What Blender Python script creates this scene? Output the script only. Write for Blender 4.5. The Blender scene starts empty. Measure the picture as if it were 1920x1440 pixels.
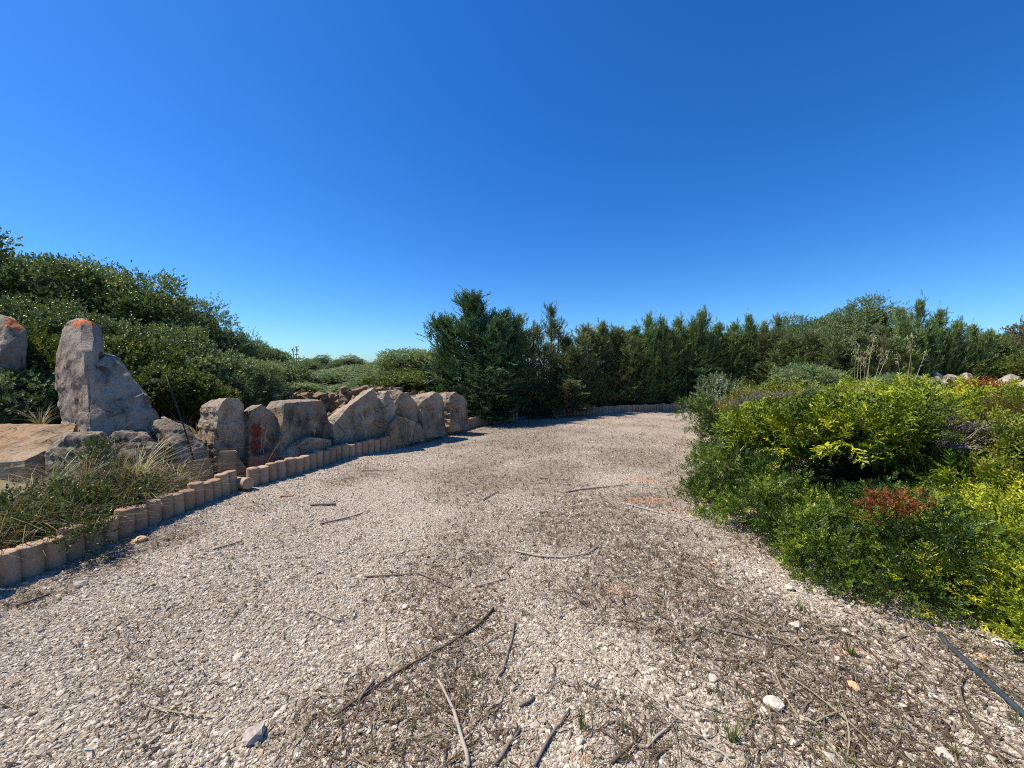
import bpy, bmesh, math, random
import numpy as np
from mathutils import Vector, Matrix, noise as mnoise

random.seed(7)
RNG = np.random.default_rng(7)
scene = bpy.context.scene
COL = scene.collection
R = math.radians

# ------------------------------------------------------------------ camera, sky, sun, exposure
EYE = 1.6
PITCH = R(2.4)
FPX = 721.0                      # focal length in photo pixels (1920 wide)
cam_d = bpy.data.cameras.new('camera')
cam_d.sensor_width = 36.0
cam_d.lens = 36.0 * FPX / 1920.0
cam_d.clip_start = 0.05
cam_d.clip_end = 6000
cam = bpy.data.objects.new('camera', cam_d)
COL.objects.link(cam)
cam.location = (0, 0, EYE)
cam.rotation_euler = (math.pi / 2 - PITCH, 0, 0)
scene.camera = cam

SUN_AZ, SUN_EL = R(-85), R(57)
world = bpy.data.worlds.new('World')
scene.world = world
world.use_nodes = True
wn = world.node_tree.nodes
wl = world.node_tree.links
wn.clear()
sky = wn.new('ShaderNodeTexSky')
sky.sky_type = 'NISHITA'
sky.sun_disc = False
sky.sun_elevation = SUN_EL
sky.sun_rotation = SUN_AZ
sky.air_density = 1.0
sky.dust_density = 0.3
sky.ozone_density = 3.0
hs = wn.new('ShaderNodeHueSaturation')
hs.inputs['Saturation'].default_value = 1.33
hs.inputs['Value'].default_value = 1.0
bg = wn.new('ShaderNodeBackground')
bg.inputs['Strength'].default_value = 0.090
wo = wn.new('ShaderNodeOutputWorld')
wl.new(sky.outputs[0], hs.inputs['Color'])
tint = wn.new('ShaderNodeMix')
tint.data_type = 'RGBA'; tint.blend_type = 'MULTIPLY'
tint.inputs[0].default_value = 1.0
tint.inputs[7].default_value = (0.60, 0.955, 1.33, 1)
wl.new(hs.outputs[0], tint.inputs[6])
wl.new(tint.outputs[2], bg.inputs['Color'])
wl.new(bg.outputs[0], wo.inputs['Surface'])

sun_d = bpy.data.lights.new('sun', 'SUN')
sun_d.energy = 4.8
sun_d.angle = R(0.53)
sun_d.color = (1.0, 0.93, 0.83)
sun = bpy.data.objects.new('sun', sun_d)
COL.objects.link(sun)
to_sun = Vector((math.sin(SUN_AZ) * math.cos(SUN_EL), math.cos(SUN_AZ) * math.cos(SUN_EL), math.sin(SUN_EL)))
sun.rotation_euler = to_sun.to_track_quat('Z', 'Y').to_euler()
sun.location = to_sun * 50

scene.view_settings.view_transform = 'Standard'
scene.view_settings.look = 'None'
scene.view_settings.exposure = 0.5
scene.view_settings.gamma = 1.0
scene.cycles.use_denoising = False
scene.cycles.filter_width = 1.05
scene.cycles.max_bounces = 6
scene.cycles.diffuse_bounces = 4
scene.cycles.transparent_max_bounces = 4

# ------------------------------------------------------------------ helpers
def ray(px, py):
    x, y, z = (px - 960) / FPX, 1.0, (720 - py) / FPX
    c, s = math.cos(PITCH), math.sin(PITCH)
    return x, y * c + z * s, -y * s + z * c

def W(px, py, d):
    """the place that stands d metres ahead of the viewer"""
    x, y, z = ray(px, py)
    k = d / y
    return Vector((x * k, d, EYE + z * k))

def G(px, py, z=0.0):
    x, y, zz = ray(px, py)
    k = (z - EYE) / zz
    return Vector((x * k, y * k, z))

def mesh_np(name, V, F, mats, rnd=None, fmat=None, smooth=False):
    """triangles or quads (F: n x 3 / n x 4) into a mesh"""
    V = np.asarray(V, np.float32)
    F = np.asarray(F, np.int32)
    me = bpy.data.meshes.new(name)
    n, k = F.shape
    me.vertices.add(len(V))
    me.vertices.foreach_set('co', V.ravel())
    me.loops.add(n * k)
    me.loops.foreach_set('vertex_index', F.ravel())
    me.polygons.add(n)
    me.polygons.foreach_set('loop_start', np.arange(0, n * k, k, dtype=np.int32))
    if not isinstance(mats, (list, tuple)):
        mats = [mats]
    for m in mats:
        me.materials.append(m)
    if fmat is not None:
        me.polygons.foreach_set('material_index', np.asarray(fmat, np.int32))
    if smooth:
        me.polygons.foreach_set('use_smooth', np.ones(n, bool))
    if rnd is not None:
        a = me.attributes.new('rnd', 'FLOAT', 'POINT')
        a.data.foreach_set('value', np.asarray(rnd, np.float32))
    me.update(calc_edges=True)
    me.validate()
    return me

def tag(o, label=None, cat=None, group=None, kind=None):
    if label: o['label'] = label
    if cat: o['category'] = cat
    if group: o['group'] = group
    if kind: o['kind'] = kind
    return o

def obj(name, me, parent=None, loc=(0, 0, 0)):
    o = bpy.data.objects.new(name, me)
    COL.objects.link(o)
    o.location = loc
    if parent is not None:
        o.parent = parent
    return o

def empty(name, loc, label, cat, group=None):
    o = bpy.data.objects.new(name, None)
    COL.objects.link(o)
    o.location = loc
    o.empty_display_size = 0.1
    return tag(o, label, cat, group)

def copy_tree(root, loc, rotz=0.0, scale=(1, 1, 1), label=None, group=None):
    c = root.copy()
    COL.objects.link(c)
    c.location = loc
    c.rotation_euler = (0, 0, rotz)
    c.scale = scale
    if label: c['label'] = label
    if group: c['group'] = group
    for ch in root.children:
        k = ch.copy()
        COL.objects.link(k)
        k.parent = c
    return c

class Buf:
    """collects triangles"""
    def __init__(s):
        s.V, s.F, s.A, s.n = [], [], [], 0
    def add(s, V, F, a=0.5):
        V = np.asarray(V, np.float32).reshape(-1, 3)
        s.V.append(V)
        s.F.append(np.asarray(F, np.int32) + s.n)
        s.A.append(np.broadcast_to(np.asarray(a, np.float32), (len(V),)))
        s.n += len(V)
    def tube(s, pts, rad, sides=5, a=0.5, cap=True):
        P = np.asarray([tuple(p) for p in pts], float)
        m = len(P)
        rad = np.broadcast_to(np.asarray(rad, float), (m,))
        T = np.gradient(P, axis=0)
        T /= np.linalg.norm(T, axis=1, keepdims=True) + 1e-9
        up = np.array([0, 0, 1.0]) if abs(T[:, 2]).mean() < 0.8 else np.array([0, 1.0, 0])
        U = np.cross(T, up)
        U /= np.linalg.norm(U, axis=1, keepdims=True) + 1e-9
        B = np.cross(U, T)
        ang = np.arange(sides) / sides * 2 * np.pi
        ring = (P[:, None] + rad[:, None, None] * (U[:, None] * np.cos(ang)[None, :, None] + B[:, None] * np.sin(ang)[None, :, None]))
        V = ring.reshape(-1, 3)
        F = []
        for i in range(m - 1):
            for j in range(sides):
                a0, a1 = i * sides + j, i * sides + (j + 1) % sides
                b0, b1 = a0 + sides, a1 + sides
                F += [(a0, a1, b1), (a0, b1, b0)]
        if cap:
            for base in (0, (m - 1) * sides):
                for j in range(1, sides - 1):
                    F.append((base, base + j, base + j + 1) if base else (base, base + j + 1, base + j))
        s.add(V, F, a)
    def mesh(s, name, mats, off=(0, 0, 0), smooth=False):
        V = np.concatenate(s.V) - np.asarray(tuple(off), np.float32)
        return mesh_np(name, V, np.concatenate(s.F), mats, np.concatenate(s.A), smooth=smooth)

class Noise3:
    """cheap smooth vector noise"""
    def __init__(s, seed, scale, octaves=3):
        r = np.random.default_rng(seed)
        s.K, s.ph, s.w = [], [], []
        for o in range(octaves):
            s.K.append(r.normal(size=(6, 3)) * scale * 2 ** o)
            s.ph.append(r.uniform(0, 6.28, 6))
            s.w.append(0.5 ** o)
    def __call__(s, P):
        P = np.asarray(P)
        v = 0
        for K, ph, w in zip(s.K, s.ph, s.w):
            v = v + w * np.sin(P @ K.T + ph).sum(-1) / 3.0
        return v

# ------------------------------------------------------------------ materials
def new_mat(name):
    m = bpy.data.materials.new(name)
    m.use_nodes = True
    m.node_tree.nodes.clear()
    return m, m.node_tree.nodes, m.node_tree.links

def ramp(nt, stops, src=None):
    r = nt.nodes.new('ShaderNodeValToRGB')
    e = r.color_ramp.elements
    while len(e) < len(stops):
        e.new(0.5)
    for el, (p, c) in zip(e, stops):
        el.position = p
        el.color = (*c, 1)
    if src is not None:
        nt.links.new(src, r.inputs[0])
    return r

def mixc(nt, fac, a, b, mode='MIX'):
    m = nt.nodes.new('ShaderNodeMix')
    m.data_type = 'RGBA'
    m.blend_type = mode
    for s, v in ((m.inputs[0], fac), (m.inputs[6], a), (m.inputs[7], b)):
        if isinstance(v, (int, float)):
            s.default_value = v
        elif isinstance(v, tuple):
            s.default_value = (*v, 1)
        else:
            nt.links.new(v, s)
    return m.outputs[2]

def noise_tex(nt, scale, detail=4, rough=0.55, vec=None, dim='3D'):
    n = nt.nodes.new('ShaderNodeTexNoise')
    n.inputs['Scale'].default_value = scale
    n.inputs['Detail'].default_value = detail
    n.inputs['Roughness'].default_value = rough
    if vec is not None:
        nt.links.new(vec, n.inputs['Vector'])
    return n.outputs[0]

def math_n(nt, op, a, b=None, clamp=False):
    m = nt.nodes.new('ShaderNodeMath')
    m.operation = op
    m.use_clamp = clamp
    for s, v in zip(m.inputs, (a, b)):
        if v is None: continue
        if isinstance(v, (int, float)): s.default_value = v
        else: nt.links.new(v, s)
    return m.outputs[0]

def smooth01(nt, src, lo, hi):
    m = nt.nodes.new('ShaderNodeMapRange')
    m.interpolation_type = 'SMOOTHSTEP'
    m.inputs[1].default_value = lo
    m.inputs[2].default_value = hi
    nt.links.new(src, m.inputs[0])
    return m.outputs[0]

def finish(nt, color, rough=0.8, spec=0.3, bump=None, bstr=0.3, bdist=0.02, transl=0.0, tcol=None):
    p = nt.nodes.new('ShaderNodeBsdfPrincipled')
    if isinstance(color, tuple): p.inputs['Base Color'].default_value = (*color, 1)
    else: nt.links.new(color, p.inputs['Base Color'])
    if isinstance(rough, (int, float)): p.inputs['Roughness'].default_value = rough
    else: nt.links.new(rough, p.inputs['Roughness'])
    p.inputs['Specular IOR Level'].default_value = spec
    if bump is not None:
        b = nt.nodes.new('ShaderNodeBump')
        b.inputs['Strength'].default_value = bstr
        b.inputs['Distance'].default_value = bdist
        nt.links.new(bump, b.inputs['Height'])
        nt.links.new(b.outputs[0], p.inputs['Normal'])
    out = nt.nodes.new('ShaderNodeOutputMaterial')
    if transl > 0:
        t = nt.nodes.new('ShaderNodeBsdfTranslucent')
        nt.links.new(tcol if tcol is not None else color, t.inputs['Color'])
        mx = nt.nodes.new('ShaderNodeMixShader')
        mx.inputs[0].default_value = transl
        nt.links.new(p.outputs[0], mx.inputs[1])
        nt.links.new(t.outputs[0], mx.inputs[2])
        nt.links.new(mx.outputs[0], out.inputs[0])
    else:
        nt.links.new(p.outputs[0], out.inputs[0])

def leaf_mat(name, stops, rough=0.5, spec=0.4, transl=0.25, patch=None):
    m, n, l = new_mat(name)
    nt = m.node_tree
    a = n.new('ShaderNodeAttribute')
    a.attribute_name = 'rnd'
    oi = n.new('ShaderNodeObjectInfo')
    f = math_n(nt, 'ADD', a.outputs['Fac'], math_n(nt, 'MULTIPLY', math_n(nt, 'SUBTRACT', oi.outputs['Random'], 0.5), 0.22))
    c = ramp(nt, stops, f).outputs[0]
    if patch:
        tc = n.new('ShaderNodeTexCoord')
        f2 = smooth01(nt, noise_tex(nt, patch[0], 2, 0.5, tc.outputs['Object']), patch[1], patch[1] + 0.12)
        c = mixc(nt, math_n(nt, 'MULTIPLY', f2, patch[3]), c, patch[2])
    tcol = mixc(nt, 1.0, c, (1.25, 1.3, 0.55), 'MULTIPLY')
    finish(nt, c, rough, spec, transl=transl, tcol=tcol)
    return m

def bark_mat(name, a, b):
    m, n, l = new_mat(name)
    nt = m.node_tree
    tc = n.new('ShaderNodeTexCoord')
    mp = n.new('ShaderNodeMapping')
    mp.inputs['Scale'].default_value = (30, 30, 6)
    l.new(tc.outputs['Object'], mp.inputs[0])
    f = noise_tex(nt, 1.0, 5, 0.6, mp.outputs[0])
    at = n.new('ShaderNodeAttribute')
    at.attribute_name = 'rnd'
    c = mixc(nt, f, a, b)
    c = mixc(nt, math_n(nt, 'MULTIPLY', at.outputs['Fac'], 0.5), c, b)
    finish(nt, c, 0.85, 0.2, f, 0.5, 0.01)
    return m

def stone_mat(name, base, light, dark, scale=3.0, lichen=None, red=None, tan=None):
    """lichen / red: ((x,y,z) centre in object space, radius)"""
    m, n, l = new_mat(name)
    nt = m.node_tree
    tc = n.new('ShaderNodeTexCoord')
    v = tc.outputs['Object']
    big = noise_tex(nt, scale, 6, 0.62, v)
    fine = noise_tex(nt, scale * 12, 5, 0.7, v)
    c = mixc(nt, smooth01(nt, big, 0.36, 0.66), base, light)
    mpz = n.new('ShaderNodeMapping')
    mpz.inputs['Scale'].default_value = (1.0, 1.0, 0.42)
    mpz.inputs['Rotation'].default_value = (0.2, 0.25, 0)
    l.new(v, mpz.inputs[0])
    med = noise_tex(nt, scale * 1.7, 8, 0.66, mpz.outputs[0])
    rust = noise_tex(nt, scale * 1.1, 6, 0.7, n_shift(nt, mpz.outputs[0], (11.3, 2.7, 5.1)))
    c = mixc(nt, math_n(nt, 'MULTIPLY', smooth01(nt, med, 0.50, 0.66), 0.8), c, dark)
    if tan:
        t2 = noise_tex(nt, scale * 0.9, 3, 0.5, n_shift(nt, v, (3.1, 7.7, 1.3)))
        c = mixc(nt, math_n(nt, 'MULTIPLY', smooth01(nt, t2, 0.5, 0.64), 0.75), c, tan)
    c = mixc(nt, math_n(nt, 'MULTIPLY', smooth01(nt, rust, 0.57, 0.70), 0.55), c, (0.30, 0.15, 0.07))
    sp = noise_tex(nt, scale * 26, 2, 0.5, v)
    c = mixc(nt, math_n(nt, 'MULTIPLY', smooth01(nt, sp, 0.58, 0.7), 0.4), c, light)
    c = mixc(nt, math_n(nt, 'MULTIPLY', smooth01(nt, fine, 0.53, 0.70), 0.65), c, dark)
    for spec_, colr in ((lichen, (0.50, 0.12, 0.025)), (red, (0.15, 0.028, 0.014))):
        if not spec_: continue
        for cen, rad in spec_:
            d = n.new('ShaderNodeVectorMath')
            d.operation = 'DISTANCE'
            l.new(v, d.inputs[0])
            d.inputs[1].default_value = cen
            dd = math_n(nt, 'ADD', d.outputs['Value'], math_n(nt, 'MULTIPLY', math_n(nt, 'SUBTRACT', noise_tex(nt, 9 / max(rad, .1) * .3, 4, 0.7, v), 0.5), rad * 2.4))
            f = smooth01(nt, dd, rad * 1.05, rad * 0.7)
            mr = nt.nodes[-1]
            f = math_n(nt, 'MULTIPLY', f, smooth01(nt, noise_tex(nt, 16, 5, 0.75, v), 0.34, 0.50))
            c = mixc(nt, math_n(nt, 'MULTIPLY', f, 0.85), c, mixc(nt, fine, colr, tuple(x * 1.5 for x in colr)))
    vo = n.new('ShaderNodeTexVoronoi')
    vo.feature = 'DISTANCE_TO_EDGE'
    vo.inputs['Scale'].default_value = scale * 1.2
    l.new(n_warp(nt, v, scale), vo.inputs['Vector'])
    crack = smooth01(nt, vo.outputs['Distance'], 0.0, 0.03)
    crack = math_n(nt, 'MAXIMUM', crack, smooth01(nt, big, 0.42, 0.5))
    c = mixc(nt, math_n(nt, 'MULTIPLY', math_n(nt, 'SUBTRACT', 1.0, crack), 0.45), c, dark)
    h = math_n(nt, 'ADD', math_n(nt, 'MULTIPLY', fine, 0.6), math_n(nt, 'ADD', math_n(nt, 'MULTIPLY', med, 0.8), math_n(nt, 'MULTIPLY', crack, 0.4)))
    c = mixc(nt, 1.0, c, (1.15, 1.05, 0.88), 'MULTIPLY')
    finish(nt, c, 0.9, 0.15, h, 1.0, 0.05)
    return m

def n_shift(nt, v, off):
    m = nt.nodes.new('ShaderNodeVectorMath')
    m.operation = 'ADD'
    nt.links.new(v, m.inputs[0])
    m.inputs[1].default_value = off
    return m.outputs[0]

def n_warp(nt, v, scale):
    t = nt.nodes.new('ShaderNodeTexNoise')
    t.inputs['Scale'].default_value = scale * 1.5
    t.inputs['Detail'].default_value = 4
    nt.links.new(v, t.inputs['Vector'])
    m = nt.nodes.new('ShaderNodeVectorMath')
    m.operation = 'MULTIPLY_ADD'
    nt.links.new(t.outputs['Color'], m.inputs[0])
    m.inputs[1].default_value = (0.35, 0.35, 0.35)
    nt.links.new(v, m.inputs[2])
    return m.outputs[0]

def simple_mat(name, a, b, scale=20, rough=0.85, spec=0.2, bstr=0.3, attr=False):
    m, n, l = new_mat(name)
    nt = m.node_tree
    tc = n.new('ShaderNodeTexCoord')
    f = noise_tex(nt, scale, 5, 0.6, tc.outputs['Object'])
    c = mixc(nt, smooth01(nt, f, 0.35, 0.68), a, b)
    if attr:
        at = n.new('ShaderNodeAttribute')
        at.attribute_name = 'rnd'
        c = mixc(nt, at.outputs['Fac'], a, b)
    finish(nt, c, rough, spec, f, bstr, 0.01)
    return m

M = {}
M['juniper'] = leaf_mat('juniper_needles', [(0.0, (0.066, 0.097, 0.010)), (0.35, (0.187, 0.243, 0.016)), (0.7, (0.374, 0.410, 0.024)), (1.0, (0.572, 0.540, 0.040))], 0.55, 0.3, 0.16)
M['juniper_dull'] = leaf_mat('dull_juniper_needles', [(0.0, (0.06, 0.08, 0.014)), (0.45, (0.20, 0.23, 0.026)), (1.0, (0.42, 0.40, 0.055))], 0.6, 0.3, 0.16)
M['lentisk'] = leaf_mat('glossy_leaves', [(0.0, (0.022, 0.042, 0.007)), (0.45, (0.062, 0.110, 0.012)), (0.8, (0.155, 0.22, 0.02)), (1.0, (0.30, 0.33, 0.03))], 0.34, 0.34, 0.18)
M['broad_dark'] = leaf_mat('dark_broad_leaves', [(0.0, (0.054, 0.088, 0.028)), (0.5, (0.127, 0.186, 0.049)), (1.0, (0.284, 0.308, 0.077))], 0.42, 0.45, 0.2)
M['broad_olive'] = leaf_mat('olive_leaves', [(0.0, (0.076, 0.114, 0.046)), (0.5, (0.174, 0.239, 0.090)), (1.0, (0.349, 0.386, 0.156))], 0.5, 0.4, 0.2)
M['broad_yellow'] = leaf_mat('yellow_green_leaves', [(0.0, (0.05, 0.075, 0.014)), (0.5, (0.12, 0.15, 0.028)), (1.0, (0.25, 0.25, 0.05))], 0.5, 0.35, 0.28)
M['broad_brown'] = leaf_mat('brownish_leaves', [(0.0, (0.084, 0.063, 0.028)), (0.5, (0.154, 0.126, 0.056)), (1.0, (0.224, 0.182, 0.084))], 0.6, 0.3, 0.2)
M['cypress'] = leaf_mat('cypress_sprays', [(0.0, (0.056, 0.099, 0.039)), (0.5, (0.143, 0.221, 0.071)), (1.0, (0.336, 0.390, 0.100))], 0.55, 0.3, 0.15)
M['cypress_blue'] = leaf_mat('blue_green_cypress_sprays', [(0.0, (0.032, 0.072, 0.037)), (0.5, (0.081, 0.152, 0.067)), (1.0, (0.188, 0.268, 0.095))], 0.55, 0.3, 0.15)
M['cypress_brown'] = leaf_mat('browned_cypress_sprays', [(0.0, (0.063, 0.083, 0.029)), (0.5, (0.144, 0.172, 0.061)), (1.0, (0.276, 0.287, 0.110))], 0.6, 0.3, 0.15)
M['dead_red'] = leaf_mat('rusty_dead_needles', [(0.0, (0.16, 0.055, 0.02)), (0.5, (0.36, 0.13, 0.04)), (1.0, (0.52, 0.25, 0.09))], 0.8, 0.2, 0.2)
M['dead_brown'] = leaf_mat('brown_dead_needles', [(0.0, (0.06, 0.035, 0.018)), (0.5, (0.14, 0.075, 0.035)), (1.0, (0.24, 0.15, 0.08))], 0.8, 0.2, 0.15)
M['dead_grey'] = leaf_mat('grey_dead_twigs', [(0.0, (0.10, 0.085, 0.07)), (0.5, (0.22, 0.19, 0.16)), (1.0, (0.36, 0.32, 0.27))], 0.85, 0.2, 0.05)
M['sage'] = leaf_mat('grey_green_leaves', [(0.0, (0.072, 0.102, 0.054)), (0.5, (0.156, 0.198, 0.102)), (1.0, (0.288, 0.324, 0.180))], 0.7, 0.2, 0.2)
M['herb'] = leaf_mat('herb_leaves', [(0.0, (0.03, 0.045, 0.012)), (0.5, (0.07, 0.095, 0.022)), (1.0, (0.17, 0.19, 0.05))], 0.45, 0.4, 0.25)
M['grass_green'] = leaf_mat('green_grass_blades', [(0.0, (0.04, 0.075, 0.012)), (0.5, (0.10, 0.16, 0.025)), (1.0, (0.22, 0.26, 0.06))], 0.5, 0.35, 0.3)
M['straw'] = leaf_mat('straw', [(0.0, (0.13, 0.10, 0.055)), (0.5, (0.29, 0.23, 0.13)), (1.0, (0.50, 0.43, 0.28))], 0.7, 0.2, 0.2)
M['straw_green'] = leaf_mat('pale_green_straw', [(0.0, (0.32, 0.29, 0.11)), (0.5, (0.48, 0.43, 0.20)), (1.0, (0.70, 0.62, 0.40))], 0.6, 0.3, 0.2)
M['litter'] = leaf_mat('dry_litter', [(0.0, (0.055, 0.034, 0.02)), (0.4, (0.125, 0.083, 0.05)), (0.75, (0.22, 0.155, 0.10)), (1.0, (0.40, 0.32, 0.22))], 0.85, 0.15, 0.0)
M['weeds'] = leaf_mat('small_dry_weeds', [(0.0, (0.05, 0.045, 0.018)), (0.5, (0.105, 0.10, 0.04)), (1.0, (0.16, 0.19, 0.06))], 0.7, 0.2, 0.2)
M['inner'] = bark_mat('dark_crown_core', (0.03, 0.032, 0.014), (0.06, 0.062, 0.028))  # dark fill inside crowns: shade put into its colour, no modelled twigs
M['bark'] = bark_mat('grey_brown_bark', (0.06, 0.045, 0.035), (0.16, 0.12, 0.09))
M['twig'] = bark_mat('pale_dead_twig', (0.16, 0.12, 0.095), (0.34, 0.28, 0.22))
M['stick_grey'] = bark_mat('weathered_stick', (0.10, 0.075, 0.06), (0.25, 0.20, 0.16))
M['stick_pale'] = bark_mat('bleached_stick', (0.24, 0.19, 0.15), (0.46, 0.39, 0.31))
M['stick_dark'] = bark_mat('dark_stick', (0.05, 0.035, 0.025), (0.13, 0.095, 0.07))
M['iron'] = simple_mat('dark_iron', (0.012, 0.010, 0.010), (0.05, 0.03, 0.022), 40, 0.6, 0.4)
M['hose'] = simple_mat('black_pipe', (0.030, 0.040, 0.046), (0.06, 0.075, 0.08), 14, 0.36, 0.5, 0.05)
M['tile'] = simple_mat('terracotta', (0.30, 0.115, 0.06), (0.42, 0.22, 0.13), 18)
M['oldtile'] = simple_mat('old_ochre_block', (0.22, 0.15, 0.085), (0.36, 0.27, 0.16), 12)

def concrete():
    m, n, l = new_mat('pinkish_concrete')
    nt = m.node_tree
    tc = n.new('ShaderNodeTexCoord')
    oi = n.new('ShaderNodeObjectInfo')
    v = n.new('ShaderNodeVectorMath'); v.operation = 'ADD'
    l.new(tc.outputs['Object'], v.inputs[0])
    cx = n.new('ShaderNodeCombineXYZ')
    l.new(math_n(nt, 'MULTIPLY', oi.outputs['Random'], 40.0), cx.inputs[0])
    l.new(cx.outputs[0], v.inputs[1])
    f = noise_tex(nt, 9, 5, 0.6, v.outputs[0])
    g = noise_tex(nt, 120, 3, 0.6, v.outputs[0])
    c = mixc(nt, oi.outputs['Random'], (0.35, 0.225, 0.135), (0.45, 0.31, 0.195))
    c = mixc(nt, math_n(nt, 'MULTIPLY', smooth01(nt, f, 0.44, 0.74), 0.55), c, (0.19, 0.125, 0.08))
    c = mixc(nt, math_n(nt, 'MULTIPLY', smooth01(nt, g, 0.5, 0.8), 0.4), c, (0.5, 0.42, 0.34))
    finish(nt, c, 0.92, 0.12, g, 0.35, 0.006)
    return m
M['concrete'] = concrete()

# ------------------------------------------------------------------ layout lines
KERB = [(-60, 1140), (0, 1108), (70, 1082), (140, 1052), (210, 1022), (280, 992), (340, 968), (395, 942), (446, 920)]
KERB2 = [(481, 912), (560, 890), (640, 864), (720, 846), (800, 826), (850, 812), (905, 797), (975, 787)]
KERB3 = [(1040, 781), (1100, 777), (1160, 773.5), (1222, 770), (1290, 768)]
kerb_pts = [G(*p) for p in KERB + KERB2 + KERB3]
lead = [kerb_pts[0] + (kerb_pts[0] - kerb_pts[1]) * 6]
tail = [Vector((9.5, 15.6, 0)), Vector((18, 15.0, 0)), Vector((40, 12, 0))]
KL = np.array([(p.x, p.y) for p in lead + kerb_pts + tail])
EDGE = [(1345, 772), (1338, 790), (1322, 830), (1292, 900), (1312, 960), (1400, 1050), (1500, 1118), (1620, 1168), (1750, 1203), (1920, 1228)]
edge_pts = [G(*p) for p in EDGE]
EL = np.array([(30, 13.2), (14, 13.6)] + [(p.x, p.y) for p in edge_pts] + [(5.0, 1.75), (12, 1.2), (30, 0.6)])

def seg_dist(P, line):
    """signed distance of points to a polyline, positive on its left"""
    P = np.asarray(P, float)
    best = np.full(len(P), 1e9)
    sign = np.ones(len(P))
    for a, b in zip(line[:-1], line[1:]):
        d = b - a
        t = np.clip(((P - a) @ d) / (d @ d), 0, 1)
        q = a + t[:, None] * d
        dist = np.linalg.norm(P - q, axis=1)
        cr = d[0] * (P[:, 1] - a[1]) - d[1] * (P[:, 0] - a[0])
        m = dist < best - 1e-9
        best[m] = dist[m]
        sign[m] = np.sign(cr[m])
    return best * sign

NZ1 = Noise3(3, 0.5, 3)
NZ2 = Noise3(5, 2.2, 3)
def ss(x, a, b):
    t = np.clip((x - a) / (b - a), 0, 1)
    return t * t * (3 - 2 * t)

def ground_z(P):
    P = np.asarray(P, float).reshape(-1, 2)
    dk = seg_dist(P, KL)               # >0 beyond the kerb
    de = seg_dist(P, EL)               # >0 : the bush side
    P3 = np.c_[P, np.zeros(len(P))]
    z = np.full(len(P), -0.05)
    bank = 0.13 * ss(dk, 0.05, 0.14) + 0.35 * ss(dk, 0.3, 3.0) + 0.12 * NZ1(P3) * ss(dk, 0.4, 2)
    # the kerb under the hedge stands on almost level ground
    lvl = ss(P[:, 0], -1.0, 3.0)
    bank = bank * (1 - 0.6 * lvl)
    z = z + np.where(dk > 0, bank, 0)
    right = 0.10 * ss(de, 0.35, 0.9) + 0.45 * ss(de, 0.5, 4.0) + 0.08 * NZ1(P3) * ss(de, 0.5, 2)
    z = z + np.where((de > 0), right, 0)
    far = np.hypot(P[:, 0], P[:, 1])
    z = z * (1 - ss(far, 60, 140)) - 0.5 * ss(far, 60, 140)
    return z

def gz(x, y):
    return float(ground_z([(x, y)])[0])

def drive_bump(P):
    P3 = np.c_[P, np.zeros(len(P))]
    return 0.010 * NZ2(P3) + 0.012 * NZ1(P3)

# ------------------------------------------------------------------ setting: ground and driveway
def ground_material():
    m, n, l = new_mat('dry_soil')
    nt = m.node_tree
    tc = n.new('ShaderNodeTexCoord')
    v = tc.outputs['Object']
    a = noise_tex(nt, 0.9, 6, 0.65, v)
    b = noise_tex(nt, 14, 6, 0.7, v)
    c = mixc(nt, smooth01(nt, a, 0.35, 0.65), (0.20, 0.135, 0.085), (0.34, 0.27, 0.18))
    c = mixc(nt, smooth01(nt, b, 0.45, 0.7), c, (0.11, 0.08, 0.05))
    f = noise_tex(nt, 0.35, 3, 0.5, v)
    c = mixc(nt, math_n(nt, 'MULTIPLY', smooth01(nt, f, 0.45, 0.6), 0.6), c, (0.22, 0.20, 0.09))
    finish(nt, c, 0.95, 0.1, b, 0.7, 0.04)
    return m
M['ground'] = ground_material()

RED = [(G(1205, 900), 0.17, (1.6, 0.6)), (G(1212, 938), 0.22, (1.5, 0.5)), (G(1262, 956), 0.10, (1.0, 0.8)), (G(1600, 1225), 0.11, (1, 1)),
       (G(1160, 1115), 0.10, (1.4, 0.7)), (G(1290, 962), 0.12, (1.0, 0.6)), (G(1085, 1425), 0.07, (1, 1))]
LITTER = [(G(1240, 1060), 0.55), (G(1060, 1000), 0.6), (G(1150, 985), 0.5), (G(640, 905), 0.35), (G(720, 1130), 0.35), (G(820, 1180), 0.3),
          (G(1290, 1130), 0.5), (G(1440, 1260), 0.6), (G(1620, 1330), 0.5), (G(1180, 1370), 0.3), (G(880, 1280), 0.25), (G(1500, 1180), 0.4),
          (G(1000, 890), 0.7), (G(900, 880), 0.6), (G(1200, 850), 0.9), (G(1000, 830), 1.0), (G(1230, 940), 0.4), (G(640, 1330), 0.25), (G(1100, 1320), 0.25),
          (G(960, 800), 1.4), (G(480, 950), 0.3), (G(330, 1010), 0.25), (G(200, 1060), 0.25), (G(60, 1120), 0.25), (G(1750, 1400), 0.4)]

def litter_mask(P):
    P = np.asarray(P, float)
    f = np.zeros(len(P))
    for c, r in LITTER:
        d = np.hypot(P[:, 0] - c.x, P[:, 1] - c.y) / r
        f = np.maximum(f, np.exp(-d * d * 1.1))
    n = NZ2(np.c_[P, np.zeros(len(P))] * 1.1)
    left = 1 - ss(P[:, 0] + 0.28 * (P[:, 1] - 2), -1.1, 0.1)     # clean gravel on the near left
    near = 1 - ss(P[:, 1], 1.9, 3.2)
    return np.clip(f * (1.05 - 0.4 * near) + 0.36 * n + 0.34 - 0.06 * near - 0.40 * left, 0.03, 0.92)

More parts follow.
